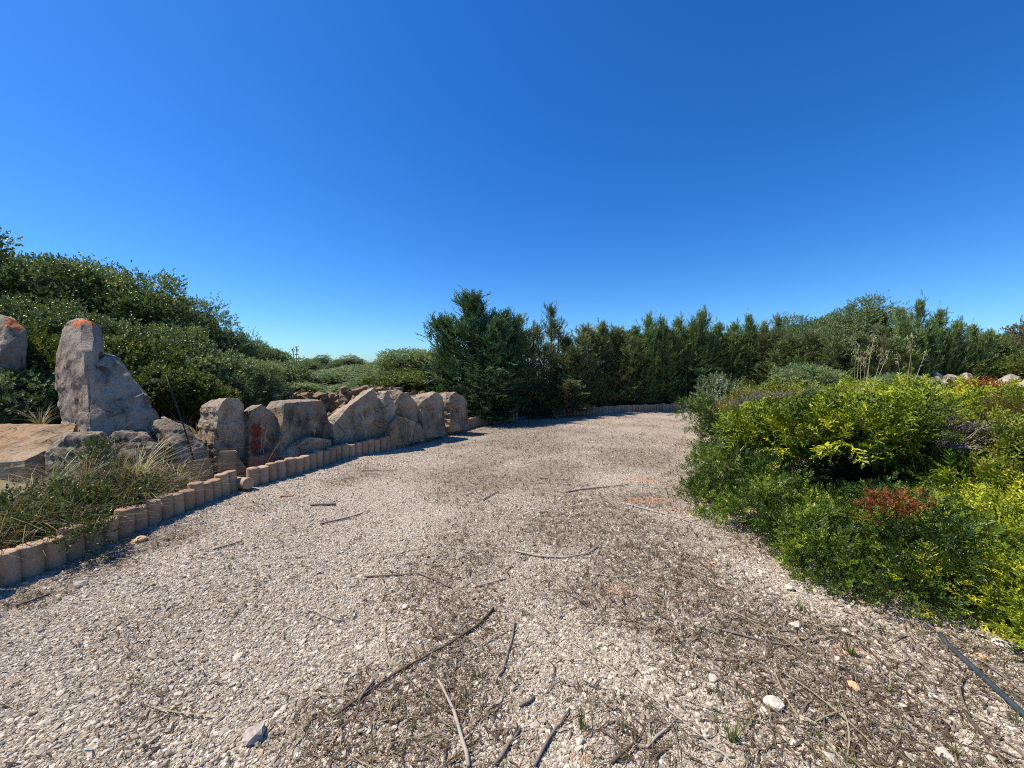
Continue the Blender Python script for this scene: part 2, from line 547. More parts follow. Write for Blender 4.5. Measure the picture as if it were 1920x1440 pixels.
def drive_material():
    m, n, l = new_mat('pale_gravel')
    nt = m.node_tree
    tc = n.new('ShaderNodeTexCoord')
    v = tc.outputs['Object']
    at = n.new('ShaderNodeAttribute'); at.attribute_name = 'litter'
    rd = n.new('ShaderNodeAttribute'); rd.attribute_name = 'red'
    vo = n.new('ShaderNodeTexVoronoi'); vo.inputs['Scale'].default_value = 85
    l.new(v, vo.inputs['Vector'])
    sep = n.new('ShaderNodeSeparateColor')
    l.new(vo.outputs['Color'], sep.inputs[0])
    stone = ramp(nt, [(0.0, (0.19, 0.145, 0.105)), (0.35, (0.36, 0.29, 0.22)), (0.7, (0.53, 0.45, 0.35)), (1.0, (0.74, 0.66, 0.54))], sep.outputs[0]).outputs[0]
    big = noise_tex(nt, 1.3, 4, 0.6, v)
    stone = mixc(nt, math_n(nt, 'MULTIPLY', smooth01(nt, big, 0.4, 0.7), 0.4), stone, (0.46, 0.36, 0.28))
    gap = smooth01(nt, vo.outputs['Distance'], 0.45, 0.85)
    c = mixc(nt, math_n(nt, 'MULTIPLY', gap, 0.6), stone, (0.20, 0.15, 0.11))
    lf = noise_tex(nt, 30, 5, 0.75, v)
    lm = math_n(nt, 'MULTIPLY', at.outputs['Fac'], smooth01(nt, lf, 0.36, 0.56))
    lit = mixc(nt, noise_tex(nt, 90, 3, 0.6, v), (0.085, 0.058, 0.038), (0.25, 0.185, 0.125))
    c = mixc(nt, math_n(nt, 'MULTIPLY', lm, 0.85), c, lit)
    rn = noise_tex(nt, 8, 5, 0.7, v)
    rm = smooth01(nt, math_n(nt, 'ADD', rd.outputs['Fac'], math_n(nt, 'MULTIPLY', math_n(nt, 'SUBTRACT', rn, 0.5), 0.9)), 0.35, 0.6)
    c = mixc(nt, math_n(nt, 'MULTIPLY', rm, 0.85), c, mixc(nt, lf, (0.38, 0.17, 0.085), (0.52, 0.33, 0.21)))
    h = math_n(nt, 'ADD', math_n(nt, 'MULTIPLY', math_n(nt, 'SUBTRACT', 1.0, vo.outputs['Distance']), 1.0), lf)
    finish(nt, c, 0.95, 0.1, h, 0.9, 0.012)
    return m
M['drive'] = drive_material()

def axis(lo, hi, step, far):
    a = list(np.arange(lo, hi + step / 2, step))
    k, s = hi, step
    while k < far:
        s *= 1.3; k += s; a.append(k)
    k, s = lo, step
    pre = []
    while k > -far:
        s *= 1.3; k -= s; pre.append(k)
    return np.array(pre[::-1] + a)

def grid_mesh(name, X, Y, zf, mat, keep=None, smooth=True):
    gx, gy = np.meshgrid(X, Y)
    P = np.c_[gx.ravel(), gy.ravel()]
    V = np.c_[P, zf(P)]
    nx, ny = len(X), len(Y)
    i = np.arange((nx - 1) * (ny - 1))
    r, c = i // (nx - 1), i % (nx - 1)
    a = r * nx + c
    F = np.c_[a, a + 1, a + nx + 1, a + nx]
    if keep is not None:
        k = keep(P)
        F = F[k[F].all(1)]
        used = np.zeros(len(V), bool); used[F.ravel()] = True
        idx = np.cumsum(used) - 1
        V, F = V[used], idx[F]
    return mesh_np(name, V, F, mat, smooth=smooth), V

gm, _ = grid_mesh('ground', axis(-14, 16, 0.2, 2500), axis(-3, 20, 0.2, 2500), ground_z, M['ground'])
tag(obj('ground', gm), 'dry brown soil around the gravel drive', kind='structure')

def drive_keep(P):
    return (seg_dist(P, KL) < 0.06) & (seg_dist(P, EL) < 0.85)
dm, dv = grid_mesh('driveway', np.arange(-7, 16, 0.07), np.arange(-2.5, 16.5, 0.07), drive_bump, M['drive'], drive_keep)
a = dm.attributes.new('litter', 'FLOAT', 'POINT'); a.data.foreach_set('value', litter_mask(dv[:, :2]).astype(np.float32))
red = np.zeros(len(dv))
for c, r, (sx, sy) in RED:
    d = np.hypot((dv[:, 0] - c.x) / sx, (dv[:, 1] - c.y) / sy) / r
    red = np.maximum(red, np.exp(-d * d))
a = dm.attributes.new('red', 'FLOAT', 'POINT'); a.data.foreach_set('value', red.astype(np.float32))
tag(obj('driveway', dm), 'pale gravel drive strewn with dry litter', kind='structure')

# ------------------------------------------------------------------ gravel, litter and small weeds (uncountable)
def gravel_tree(name, mat):
    ng = bpy.data.node_groups.new(name, 'GeometryNodeTree')
    ng.interface.new_socket('Geometry', in_out='INPUT', socket_type='NodeSocketGeometry')
    ng.interface.new_socket('Geometry', in_out='OUTPUT', socket_type='NodeSocketGeometry')
    n, l = ng.nodes, ng.links
    gi, go = n.new('NodeGroupInput'), n.new('NodeGroupOutput')
    join = n.new('GeometryNodeJoinGeometry')
    for k in range(6):
        ico = n.new('GeometryNodeMeshIcoSphere')
        ico.inputs['Radius'].default_value = 1.0
        ico.inputs['Subdivisions'].default_value = 1 if k < 3 else 2
        sp = n.new('GeometryNodeSetPosition')
        nz = n.new('ShaderNodeTexNoise')
        nz.noise_dimensions = '4D'
        nz.inputs['W'].default_value = k * 7.3
        nz.inputs['Scale'].default_value = 0.9
        pos = n.new('GeometryNodeInputPosition')
        l.new(pos.outputs[0], nz.inputs['Vector'])
        sub = n.new('ShaderNodeVectorMath'); sub.operation = 'SUBTRACT'
        l.new(nz.outputs['Color'], sub.inputs[0]); sub.inputs[1].default_value = (0.5, 0.5, 0.5)
        sc = n.new('ShaderNodeVectorMath'); sc.operation = 'SCALE'
        l.new(sub.outputs[0], sc.inputs[0]); sc.inputs['Scale'].default_value = 2.2
        l.new(ico.outputs[0], sp.inputs['Geometry']); l.new(sc.outputs[0], sp.inputs['Offset'])
        sm = n.new('GeometryNodeSetMaterial'); sm.inputs['Material'].default_value = mat
        l.new(sp.outputs[0], sm.inputs[0])
        ti = n.new('GeometryNodeGeometryToInstance')
        l.new(sm.outputs[0], ti.inputs[0]); l.new(ti.outputs[0], join.inputs[0])
    iop = n.new('GeometryNodeInstanceOnPoints')
    iop.inputs['Pick Instance'].default_value = True
    def attr(nm, t):
        a = n.new('GeometryNodeInputNamedAttribute'); a.data_type = t
        a.inputs['Name'].default_value = nm
        return a.outputs['Attribute']
    l.new(gi.outputs[0], iop.inputs['Points'])
    l.new(join.outputs[0], iop.inputs['Instance'])
    l.new(attr('pick', 'INT'), iop.inputs['Instance Index'])
    e2r = n.new('FunctionNodeEulerToRotation')
    l.new(attr('rot', 'FLOAT_VECTOR'), e2r.inputs[0])
    l.new(e2r.outputs[0], iop.inputs['Rotation'])
    l.new(attr('scl', 'FLOAT_VECTOR'), iop.inputs['Scale'])
    l.new(iop.outputs[0], go.inputs[0])
    return ng

def gravel_mat():
    m, n, l = new_mat('gravel_stones')
    nt = m.node_tree
    oi = n.new('ShaderNodeObjectInfo')
    c = ramp(nt, [(0.0, (0.19, 0.15, 0.105)), (0.25, (0.335, 0.28, 0.20)), (0.55, (0.45, 0.385, 0.28)), (0.84, (0.575, 0.50, 0.375)), (0.97, (0.74, 0.665, 0.52)), (1.0, (0.48, 0.31, 0.17))], oi.outputs['Random']).outputs[0]
    tc = n.new('ShaderNodeTexCoord')
    f = noise_tex(nt, 2.5, 4, 0.6, tc.outputs['Object'])
    c = mixc(nt, math_n(nt, 'MULTIPLY', f, 0.3), c, (0.40, 0.32, 0.25))
    finish(nt, c, 0.92, 0.12)
    return m
M['gravel'] = gravel_mat()

def scatter_drive(n, power, dmax, dmin=0.8, margin=0.12):
    """points on the drive inside the view wedge, denser near the viewer"""
    u = RNG.random(n)
    d = (dmin ** (1 - power) + u * (dmax ** (1 - power) - dmin ** (1 - power))) ** (1 / (1 - power)) if power != 1 else dmin * (dmax / dmin) ** u
    x = RNG.uniform(-1, 1, n) * (1.45 * d + 1.0)
    P = np.c_[x, d]
    k = (seg_dist(P, KL) < -0.03) & (seg_dist(P, EL) < margin)
    return P[k]

P = scatter_drive(800000, 1.0, 12.0, margin=0.55)
lit = litter_mask(P)
bare = Noise3(77, 1.1, 3)(np.c_[P, np.zeros(len(P))])          # compacted patches with few loose stones
k = RNG.random(len(P)) > np.clip(lit * 0.62 + 0.5 * ss(bare, 0.1, 0.9), 0, 0.93)
P = P[k]
n = len(P)
size = np.exp(RNG.normal(math.log(0.0033), 0.52, n)) * (1 + 0.05 * P[:, 1])
size = np.clip(size, 0.0016, 0.015)
V = np.c_[P, drive_bump(P) + size * 0.12].astype(np.float32)
gmesh = bpy.data.meshes.new('gravel')
gmesh.vertices.add(n)
gmesh.vertices.foreach_set('co', V.ravel())
scl = size[:, None] * RNG.uniform(0.65, 1.35, (n, 3)); scl[:, 2] *= 0.62
at = gmesh.attributes.new('scl', 'FLOAT_VECTOR', 'POINT'); at.data.foreach_set('vector', scl.astype(np.float32).ravel())
rot = np.c_[RNG.normal(0, 0.3, n), RNG.normal(0, 0.3, n), RNG.uniform(0, 6.28, n)]
at = gmesh.attributes.new('rot', 'FLOAT_VECTOR', 'POINT'); at.data.foreach_set('vector', rot.astype(np.float32).ravel())
at = gmesh.attributes.new('pick', 'INT', 'POINT'); at.data.foreach_set('value', RNG.integers(0, 6, n).astype(np.int32))
gmesh.materials.append(M['gravel'])
gravel = tag(obj('gravel', gmesh), 'loose pale crushed gravel covering the drive', 'gravel', kind='stuff')
md = gravel.modifiers.new('gravel', 'NODES')
md.node_group = gravel_tree('gravel', M['gravel'])

def strips(P, length, width, heading, lift, curl, rnd, segs=2):
    """many small bent strips lying on the ground; returns V, F"""
    n = len(P)
    t = np.linspace(-0.5, 0.5, segs + 1)
    dx, dy = np.cos(heading), np.sin(heading)
    V = []
    for i, tt in enumerate(t):
        off = curl * (tt * tt - 0.25) * length
        cx = P[:, 0] + dx * tt * length - dy * off
        cy = P[:, 1] + dy * tt * length + dx * off
        cz = P[:, 2] + lift * (0.25 - tt * tt) * 4 + 0.0
        w = width * (1.0 if i not in (0, segs) else 0.5)
        V.append(np.c_[cx - dy * w, cy + dx * w, cz])
        V.append(np.c_[cx + dy * w, cy - dx * w, cz + w * 0.4])
    V = np.stack(V, 1).reshape(-1, 3)
    k = 2 * (segs + 1)
    base = (np.arange(n) * k)[:, None]
    F = []
    for i in range(segs):
        F.append(np.stack([base[:, 0] + 2 * i, base[:, 0] + 2 * i + 1, base[:, 0] + 2 * i + 3], 1))
        F.append(np.stack([base[:, 0] + 2 * i, base[:, 0] + 2 * i + 3, base[:, 0] + 2 * i + 2], 1))
    return V, np.concatenate(F), np.repeat(rnd, k)

P = scatter_drive(190000, 1.0, 13.0, margin=0.5)
lit = litter_mask(P)
P = P[RNG.random(len(P)) < lit * 0.85 + 0.03]
n = len(P)
P3 = np.c_[P, drive_bump(P) + 0.008]
ln = np.exp(RNG.normal(math.log(0.026), 0.55, n)) * (1 + 0.05 * P[:, 1])
V, F, A = strips(P3, ln, np.clip(ln * 0.05, 0.0009, 0.0035) * (1 + 0.07 * P[:, 1]), RNG.uniform(0, 6.28, n), RNG.uniform(0, 0.010, n), RNG.normal(0, 0.5, n), RNG.beta(1.5, 2.2, n))
tag(obj('dry_litter', mesh_np('dry_litter', V, F, M['litter'], A)), 'brown dry twiglets and leaf litter strewn over the gravel', 'litter', kind='stuff')

P = scatter_drive(5200, 0.9, 10.0, margin=0.3)
P = P[RNG.random(len(P)) < litter_mask(P) * 0.9 + 0.04]
n = len(P)
ln = np.exp(RNG.normal(math.log(0.10), 0.5, n))
V, F, A = strips(np.c_[P, drive_bump(P) + 0.012], ln, RNG.uniform(0.0008, 0.0018, n) * (1 + 0.1 * P[:, 1]), RNG.uniform(0, 6.28, n), RNG.uniform(0, 0.012, n), RNG.normal(0, 0.25, n), RNG.beta(2, 1.5, n), 4)
Q = scatter_drive(900, 0.7, 9.0, margin=0.3)
Q = Q[RNG.random(len(Q)) < litter_mask(Q) * 0.75 + 0.05]
n = len(Q)
V2, F2, A2 = strips(np.c_[Q, drive_bump(Q) + 0.014], RNG.uniform(0.15, 0.5, n), RNG.uniform(0.0014, 0.0030, n) * (1 + 0.1 * Q[:, 1]), RNG.normal(0.3, 1.0, n), RNG.uniform(0, 0.012, n), RNG.normal(0, 0.22, n), RNG.beta(1.2, 2.0, n), 6)
V, F, A = np.concatenate([V, V2]), np.concatenate([F, F2 + len(V)]), np.concatenate([A, A2])
tag(obj('dry_straw', mesh_np('dry_straw', V, F, M['straw'], A)), 'thin pale straws and twiglets lying over the gravel', 'straw', kind='stuff')

def tufts(P, blades, height, spread, width, bend, seed):
    r = np.random.default_rng(seed)
    n = len(P) * blades
    B = np.repeat(P, blades, 0)
    hh = np.repeat(height, blades) * r.uniform(0.5, 1.1, n)
    az = r.uniform(0, 6.28, n)
    ln = r.uniform(0.1, 1.0, n) * spread
    base = B + np.c_[np.cos(az), np.sin(az), np.zeros(n)] * (hh * 0.12)[:, None]
    out = np.c_[np.cos(az), np.sin(az), np.zeros(n)]
    side = np.c_[-np.sin(az), np.cos(az), np.zeros(n)]
    V = []
    for t, w in ((0, 1.0), (0.35, 0.9), (0.7, 0.6), (1.0, 0.08)):
        c = base + out * (hh * ln * (t * 0.4 + bend * t * t))[:, None] + np.c_[np.zeros(n), np.zeros(n), hh * (t - bend * 0.35 * ln * t * t * t)]
        ww = (np.repeat(width, blades) if hasattr(width, '__len__') else width) * w
        ww = np.asarray(ww) * np.ones(n)
        V += [c - side * ww[:, None], c + side * ww[:, None]]
    V = np.stack(V, 1).reshape(-1, 3)
    b = np.arange(n) * 8
    F = []
    for i in range(3):
        F += [np.stack([b + 2 * i, b + 2 * i + 1, b + 2 * i + 3], 1), np.stack([b + 2 * i, b + 2 * i + 3, b + 2 * i + 2], 1)]
    A = np.repeat(np.clip(r.normal(0.5, 0.25, n), 0, 1), 8)
    return V, np.concatenate(F), A

P = scatter_drive(12500, 0.8, 12.0, margin=0.3)
lit = litter_mask(P)
P = P[RNG.random(len(P)) < lit * 0.75 + 0.02]
h = RNG.uniform(0.02, 0.065, len(P))
V, F, A = tufts(np.c_[P, drive_bump(P)], 7, h, 0.9, 0.0011 * (1 + 0.12 * np.repeat(P[:, 1], 1)), 0.8, 11)
tag(obj('small_weeds', mesh_np('small_weeds', V, F, M['weeds'], A)), 'thin brownish green weeds growing through the gravel', 'weeds', kind='stuff')

# ------------------------------------------------------------------ palisade kerbs
def block_mesh(name, r, pitch, h, seed):
    """round concrete palisade block with a hollow side that takes its neighbour"""
    rr = random.Random(seed)
    x0 = pitch / 2
    half = math.acos(min(1, x0 / r))
    outer = [(r * math.cos(t), r * math.sin(t)) for t in np.linspace(half, 2 * math.pi - half, 15)]
    inner = [(pitch - r * math.cos(t), r * math.sin(t)) for t in np.linspace(-half, half, 6)][1:-1]
    sec = outer + inner
    n = len(sec)
    rings = []
    for z, s in ((-0.22, 1.0), (h - 0.012, 1.0), (h - 0.003, 0.965), (h, 0.90)):
        rings.append([((x + 0.01) * s - 0.01 + rr.uniform(-1, 1) * 0.0012, y * s + rr.uniform(-1, 1) * 0.0012, z + (rr.uniform(-1, 1) * 0.003 if z > 0 else 0)) for x, y in sec])
    bm = bmesh.new()
    vs = [[bm.verts.new(p) for p in ring] for ring in rings]
    for a, b in zip(vs[:-1], vs[1:]):
        for j in range(n):
            f = bm.faces.new((a[j], a[(j + 1) % n], b[(j + 1) % n], b[j]))
            f.smooth = True
    f = bm.faces.new(vs[-1]); bmesh.ops.triangulate(bm, faces=[f])
    me = bpy.data.meshes.new(name)
    bm.to_mesh(me); bm.free()
    me.materials.append(M['concrete'])
    me.set_sharp_from_angle(angle=R(40))
    return me

PITCH_B, RAD_B, H_B = 0.136, 0.0745, 0.25
block_meshes = [block_mesh('palisade_block', RAD_B, PITCH_B, H_B, s) for s in range(4)]
def kerb_run(name, px, label, hvar=0.012, hscale=1.0, skip=(), lean=()):
    pts = [G(*p) for p in px]
    root = empty(name, pts[0], label, 'kerb')
    # resample
    L = [0]
    for a, b in zip(pts[:-1], pts[1:]): L.append(L[-1] + (b - a).length)
    s, i = 0.0, 0
    rr = random.Random(len(px))
    k = 0
    while s < L[-1]:
        while s > L[i + 1]: i += 1
        t = (s - L[i]) / (L[i + 1] - L[i])
        p = pts[i].lerp(pts[i + 1], t)
        d = pts[i + 1] - pts[i]
        if i + 2 < len(pts): d = d.lerp(pts[i + 2] - pts[i + 1], t * 0.5)
        o = obj('block', block_meshes[rr.randrange(4)], root)
        nrm = Vector((-d.y, d.x, 0)).normalized()
        p = p + nrm * (RAD_B + rr.uniform(-0.008, 0.008))
        o.location = (p.x - pts[0].x, p.y - pts[0].y, rr.uniform(-hvar, hvar) + (hscale - 1) * H_B)
        o.rotation_euler = (rr.gauss(0, 0.035), rr.gauss(0, 0.03), math.atan2(d.y, d.x) + rr.gauss(0, 0.08))
        if k in lean:
            o.rotation_euler = (0.3, 0.05, o.rotation_euler.z)
            o.location = (o.location[0] + d.normalized().y * 0.03, o.location[1] - d.normalized().x * 0.03, o.location[2] - 0.02)
        s += PITCH_B
        k += 1
    return root
kerb_run('palisade_kerb', KERB, 'near run of round concrete edging blocks below the weedy bank', 0.026, 1.0)
kerb_run('palisade_kerb', KERB2, 'long curved run of round concrete edging blocks in front of the boulders', 0.016, 1.0, lean=(36,))
kerb_run('palisade_kerb', KERB3, 'far run of concrete edging blocks in shade under the cypress hedge', 0.02, 0.95)

# a fallen block in the gap between the runs
fb = obj('fallen_edging_block', block_meshes[1], None)
p = G(452, 920)
fb.location = (p.x - 0.10, p.y + 0.10, 0.075)
fb.rotation_euler = (R(84), R(12), R(60))
tag(fb, 'fallen round concrete block lying in the gap between two kerb runs', 'edging block')

# ------------------------------------------------------------------ rocks
def hull_bm(sets):
    bm = bmesh.new()
    for pts in sets:
        vs = [bm.verts.new(p) for p in pts]
        r = bmesh.ops.convex_hull(bm, input=vs)
        dele = [g for g in r['geom_interior'] if isinstance(g, bmesh.types.BMVert)]
        if dele: bmesh.ops.delete(bm, geom=dele, context='VERTS')
    return bm

def rock(name, label, sets, mat, voxel=0.03, rough=0.05, fine=0.012, scale=2.0, group=None, seed=0, cat='boulder', ridged=0.0, cuts=9):
    """angular rock: convex pieces with chipped corners, finely divided and roughened"""
    pts = [p for s in sets for p in s]
    base = Vector((sum(p[0] for p in pts) / len(pts), sum(p[1] for p in pts) / len(pts), min(p[2] for p in pts)))
    rr = random.Random(seed * 17 + 3)
    bm = bmesh.new()
    for st in sets:
        pb = hull_bm([[Vector(p) - base for p in st]])
        cen = sum((v.co for v in pb.verts), Vector()) / len(pb.verts)
        for _ in range(cuts):                    # broken corners and flat fractures
            n = Vector((rr.gauss(0, 1), rr.gauss(0, 1), rr.gauss(0.15, 0.8))).normalized()
            far = max((v.co - cen).dot(n) for v in pb.verts)
            geom = pb.verts[:] + pb.edges[:] + pb.faces[:]
            bmesh.ops.bisect_plane(pb, geom=geom, plane_co=cen + n * far * rr.uniform(0.84, 0.965), plane_no=n, clear_outer=True)
            hole = [e for e in pb.edges if e.is_boundary]
            if hole: bmesh.ops.holes_fill(pb, edges=hole, sides=0)
        tmp = bpy.data.meshes.new('tmp'); pb.to_mesh(tmp); pb.free()
        bm.from_mesh(tmp); bpy.data.meshes.remove(tmp)
    bmesh.ops.remove_doubles(bm, verts=bm.verts[:], dist=0.004)
    bmesh.ops.triangulate(bm, faces=bm.faces[:])
    lim = voxel * 1.7
    for _ in range(7):
        long = [e for e in bm.edges if e.calc_length() > lim]
        if not long: break
        bmesh.ops.subdivide_edges(bm, edges=long, cuts=1)
        bmesh.ops.triangulate(bm, faces=[f for f in bm.faces if len(f.verts) > 3])
    bm.normal_update()
    off = Vector((seed * 13.7, seed * 5.1, seed * 3.3))
    new = []
    for v in bm.verts:
        q = v.co * scale + off
        w1 = mnoise.fractal(q, 1.0, 2.0, 3)
        f = mnoise.fractal(q * 6, 1.0, 2.0, 3)
        rg = mnoise.ridged_multi_fractal(q * 1.7, 0.9, 2.1, 4, 1.0, 2.0) - 1.0 if ridged else 0.0
        bed = mnoise.noise(Vector((q.x * 0.4, q.y * 0.4, q.z * 3.2)))            # bedding ledges
        new.append(v.co + v.normal * (w1 * rough * 0.45 + f * fine * 0.9 + rg * ridged * 0.7 + (0.016 if bed > 0.08 else 0.0) * min(1.0, rough * 20)))
    for v, c in zip(bm.verts, new): v.co = c
    out = bpy.data.meshes.new(name)
    bm.to_mesh(out); bm.free()
    out.polygons.foreach_set('use_smooth', np.ones(len(out.polygons), bool))
    out.update()
    out.set_sharp_from_angle(angle=R(28))
    out.materials.append(mat)
    o = obj(name, out, None, base)
    return tag(o, label, cat, group), base

def px_set(front, d, back=None, ridge=()):
    """convex piece: outline pixels at depth d, the same outline pushed back, and ridge points with their own depth"""
    pts = []
    for f in front:
        dd = f[2] if len(f) > 2 else d
        p = W(f[0], f[1], dd)
        pts.append(tuple(p))
        if back:
            dirv = Vector((p.x, p.y, 0)).normalized()
            q = p + dirv * back
            pts.append(tuple(q))
    for (x, y, dd) in ridge:
        pts.append(tuple(W(x, y, dd)))
    return pts

GREY, LGREY, DGREY = (0.27, 0.24, 0.21), (0.42, 0.38, 0.33), (0.13, 0.11, 0.10)
TAN = (0.40, 0.28, 0.18)
# tall standing stone
st_base = None
setsA = [px_set([(104, 690), (108, 650), (118, 620), (135, 606), (155, 600), (182, 602), (190, 625), (190, 690), (118, 770), (125, 830), (210, 850)], 5.35, 0.45,
                [(150, 640, 5.12), (166, 690, 5.0), (172, 760, 4.95), (172, 850, 4.95), (152, 605, 5.25)]),
         px_set([(188, 655), (205, 655), (222, 672), (246, 702), (268, 735), (285, 765), (300, 800), (312, 850), (170, 860)], 5.35, 0.5,
                [(168, 705, 5.04), (172, 760, 4.97), (180, 850, 4.9), (262, 850, 5.05)])]
top = W(158, 603, 5.35); rd1 = W(192, 668, 5.3)
tallbase = Vector((0, 0, 0))
allp = [p for s in setsA for p in s]
tb = Vector((sum(p[0] for p in allp) / len(allp), sum(p[1] for p in allp) / len(allp), min(p[2] for p in allp)))
M['stone_tall'] = stone_mat('weathered_grey_limestone', (0.27, 0.235, 0.21), (0.41, 0.365, 0.325), (0.085, 0.072, 0.065), 2.3,
                            lichen=[(tuple(W(150, 605, 5.3) - tb), 0.115), (tuple(W(178, 605, 5.35) - tb), 0.085)], red=[(tuple(W(190, 668, 5.3) - tb), 0.07), (tuple(W(190, 690, 5.15) - tb), 0.05)])
rock('standing_stone', 'tall leaning grey standing stone with orange lichen on its tip', setsA, M['stone_tall'], 0.03, 0.075, 0.012, 1.5, seed=1, cat='standing stone', ridged=0.014)

M['stone_slab'] = stone_mat('tan_slab_stone', (0.28, 0.205, 0.14), (0.38, 0.31, 0.23), (0.12, 0.095, 0.075), 2.0, tan=(0.31, 0.20, 0.12))
M['stone_grey'] = stone_mat('grey_boulder_stone', (0.27, 0.245, 0.215), (0.44, 0.40, 0.345), (0.085, 0.072, 0.064), 2.3, tan=(0.33, 0.24, 0.165))
M['stone_dark'] = stone_mat('dark_stained_stone', (0.17, 0.155, 0.14), (0.34, 0.31, 0.27), (0.055, 0.048, 0.044), 2.3, tan=(0.26, 0.19, 0.13))
M['stone_brown'] = stone_mat('brown_boulder_stone', (0.25, 0.21, 0.175), (0.43, 0.37, 0.30), (0.085, 0.068, 0.058), 2.5, tan=(0.37, 0.27, 0.175))
M['stone_pale'] = stone_mat('pale_boulder_stone', (0.29, 0.27, 0.245), (0.42, 0.39, 0.35), (0.14, 0.125, 0.11), 1.8, tan=(0.30, 0.26, 0.19))
M['stone_wall'] = stone_mat('field_stone', (0.26, 0.20, 0.15), (0.42, 0.34, 0.26), (0.12, 0.09, 0.075), 4.0, tan=(0.36, 0.25, 0.15))

# flat slab at the far left
sl = [tuple(W(*p)) for p in ((-260, 812, 5.3), (-60, 800, 5.2), (60, 797, 5.1), (140, 798, 5.0), (120, 840, 4.5), (85, 862, 4.3), (0, 868, 4.25), (-200, 880, 4.2))]
rock('flat_boulder', 'broad flat topped tan boulder in front of the standing stone', [sl + [(x, y, 0.1) for x, y, z in sl]], M['stone_slab'], 0.04, 0.05, 0.015, 1.5, seed=2, ridged=0.01)
# lichen boulder at the frame edge
c0 = W(5, 650, 6.3)
ss0 = [px_set([(-80, 600), (-20, 588), (22, 594), (46, 618), (50, 660), (40, 720), (20, 800), (-90, 800)], 6.2, 0.8, [(0, 660, 5.9), (-10, 760, 5.85)])]
pp = ss0[0]; lb = Vector((sum(p[0] for p in pp) / len(pp), sum(p[1] for p in pp) / len(pp), min(p[2] for p in pp)))
M['stone_lichen'] = stone_mat('pale_grey_lichened_stone', (0.25, 0.21, 0.18), (0.36, 0.31, 0.27), (0.12, 0.10, 0.09), 1.8, lichen=[(tuple(W(36, 607, 6.2) - lb), 0.17)])
rock('boulder', 'grey boulder with an orange lichen patch half hidden by bushes at the photo edge', ss0, M['stone_lichen'], 0.04, 0.06, 0.015, 1.6, seed=3)
# stones round the foot of the standing stone
rock('boulder', 'pitted dark stone sloping beside the thin iron rod', [px_set([(285, 790), (312, 788), (345, 805), (380, 835), (392, 850), (385, 890), (270, 890)], 5.25, 0.55, [(320, 830, 5.0), (350, 870, 5.0)])], M['stone_dark'], 0.03, 0.05, 0.02, 3.0, seed=4)
rock('boulder', 'rough brown stone wedged below the standing stone among dry grass', [px_set([(190, 830), (225, 812), (270, 818), (298, 845), (305, 890), (190, 895)], 4.85, 0.5, [(240, 890, 4.7)])], M['stone_dark'], 0.03, 0.06, 0.02, 2.6, seed=5)
rock('boulder', 'shaded grey stone below the flat boulder behind the weeds', [px_set([(90, 850), (130, 820), (190, 820), (215, 850), (210, 930), (90, 930)], 4.35, 0.5, [(150, 900, 4.2)])], M['stone_dark'], 0.03, 0.06, 0.02, 2.4, seed=6)
# boulder row behind the kerb: slabs set along the kerb
KN = Vector((-0.885, 0.465, 0))
def kslab(front, l, r, thick, lean=0.06, ridge=()):
    """front outline pixels; l, r = (pixel column, depth) at both ends; pushed back square to the kerb"""
    pts = []
    for (x, y) in front:
        t = (x - l[0]) / (r[0] - l[0])
        p = W(x, y, l[1] + (r[1] - l[1]) * t)
        pts.append(tuple(p))
        q = p + KN * thick
        q.z -= lean
        pts.append(tuple(q))
    for (x, y, dd) in ridge:
        pts.append(tuple(W(x, y, dd)))
    return pts
rock('boulder', 'rounded boulder with bright craggy edge beside the red stained rock',
     [kslab([(412, 760), (425, 747), (447, 748), (462, 762), (470, 800), (474, 890), (410, 890), (404, 830)], (404, 5.35), (474, 5.95), 0.5)],
     M['stone_grey'], 0.03, 0.05, 0.02, 2.6, seed=7, ridged=0.018)
rs = [kslab([(468, 772), (490, 760), (520, 785), (543, 825), (548, 890), (466, 890)], (466, 5.75), (548, 6.3), 0.35)]
pp = rs[0]; lb = Vector((sum(p[0] for p in pp) / len(pp), sum(p[1] for p in pp) / len(pp), min(p[2] for p in pp)))
M['stone_red'] = stone_mat('grey_stone_with_red_stain', (0.21, 0.18, 0.16), (0.34, 0.30, 0.26), (0.06, 0.045, 0.04), 2.1, red=[(tuple(W(480, 806, 5.84) - lb), 0.12), (tuple(W(477, 835, 5.82) - lb), 0.11), (tuple(W(536, 815, 6.22) - lb), 0.07)])
rock('boulder', 'boulder with a dark red stain down its face', rs, M['stone_red'], 0.03, 0.05, 0.018, 2.5, seed=8)
rock('boulder', 'big square cut boulder with a flat sunlit top', [
    kslab([(533, 757), (570, 753), (614, 751), (619, 790), (622, 850), (525, 865), (530, 800)], (525, 5.95), (622, 6.85), 0.62, 0.0)],
    M['stone_dark'], 0.034, 0.03, 0.016, 2.2, seed=9, ridged=0.012)
rock('boulder', 'low grey stone at the foot of the square boulder', [kslab([(535, 842), (580, 820), (620, 825), (630, 870), (535, 890)], (535, 5.85), (630, 6.6), 0.3)], M['stone_grey'], 0.034, 0.045, 0.016, 2.6, seed=10)
rock('boulder', 'slanting slab rising to a sharp point in the boulder row', [
    kslab([(622, 786), (640, 779), (660, 766), (690, 742), (702, 727), (710, 740), (718, 770), (726, 830), (630, 840)], (622, 6.75), (726, 7.72), 0.26)],
    M['stone_grey'], 0.034, 0.03, 0.016, 2.2, seed=11, ridged=0.01)
rock('boulder', 'thin upright stone leaning against the pointed slab', [kslab([(720, 745), (724, 732), (731, 740), (743, 768), (741, 785), (730, 815), (720, 790)], (718, 7.5), (743, 7.75), 0.25)], M['stone_pale'], 0.022, 0.04, 0.018, 3.0, seed=12, ridged=0.01)
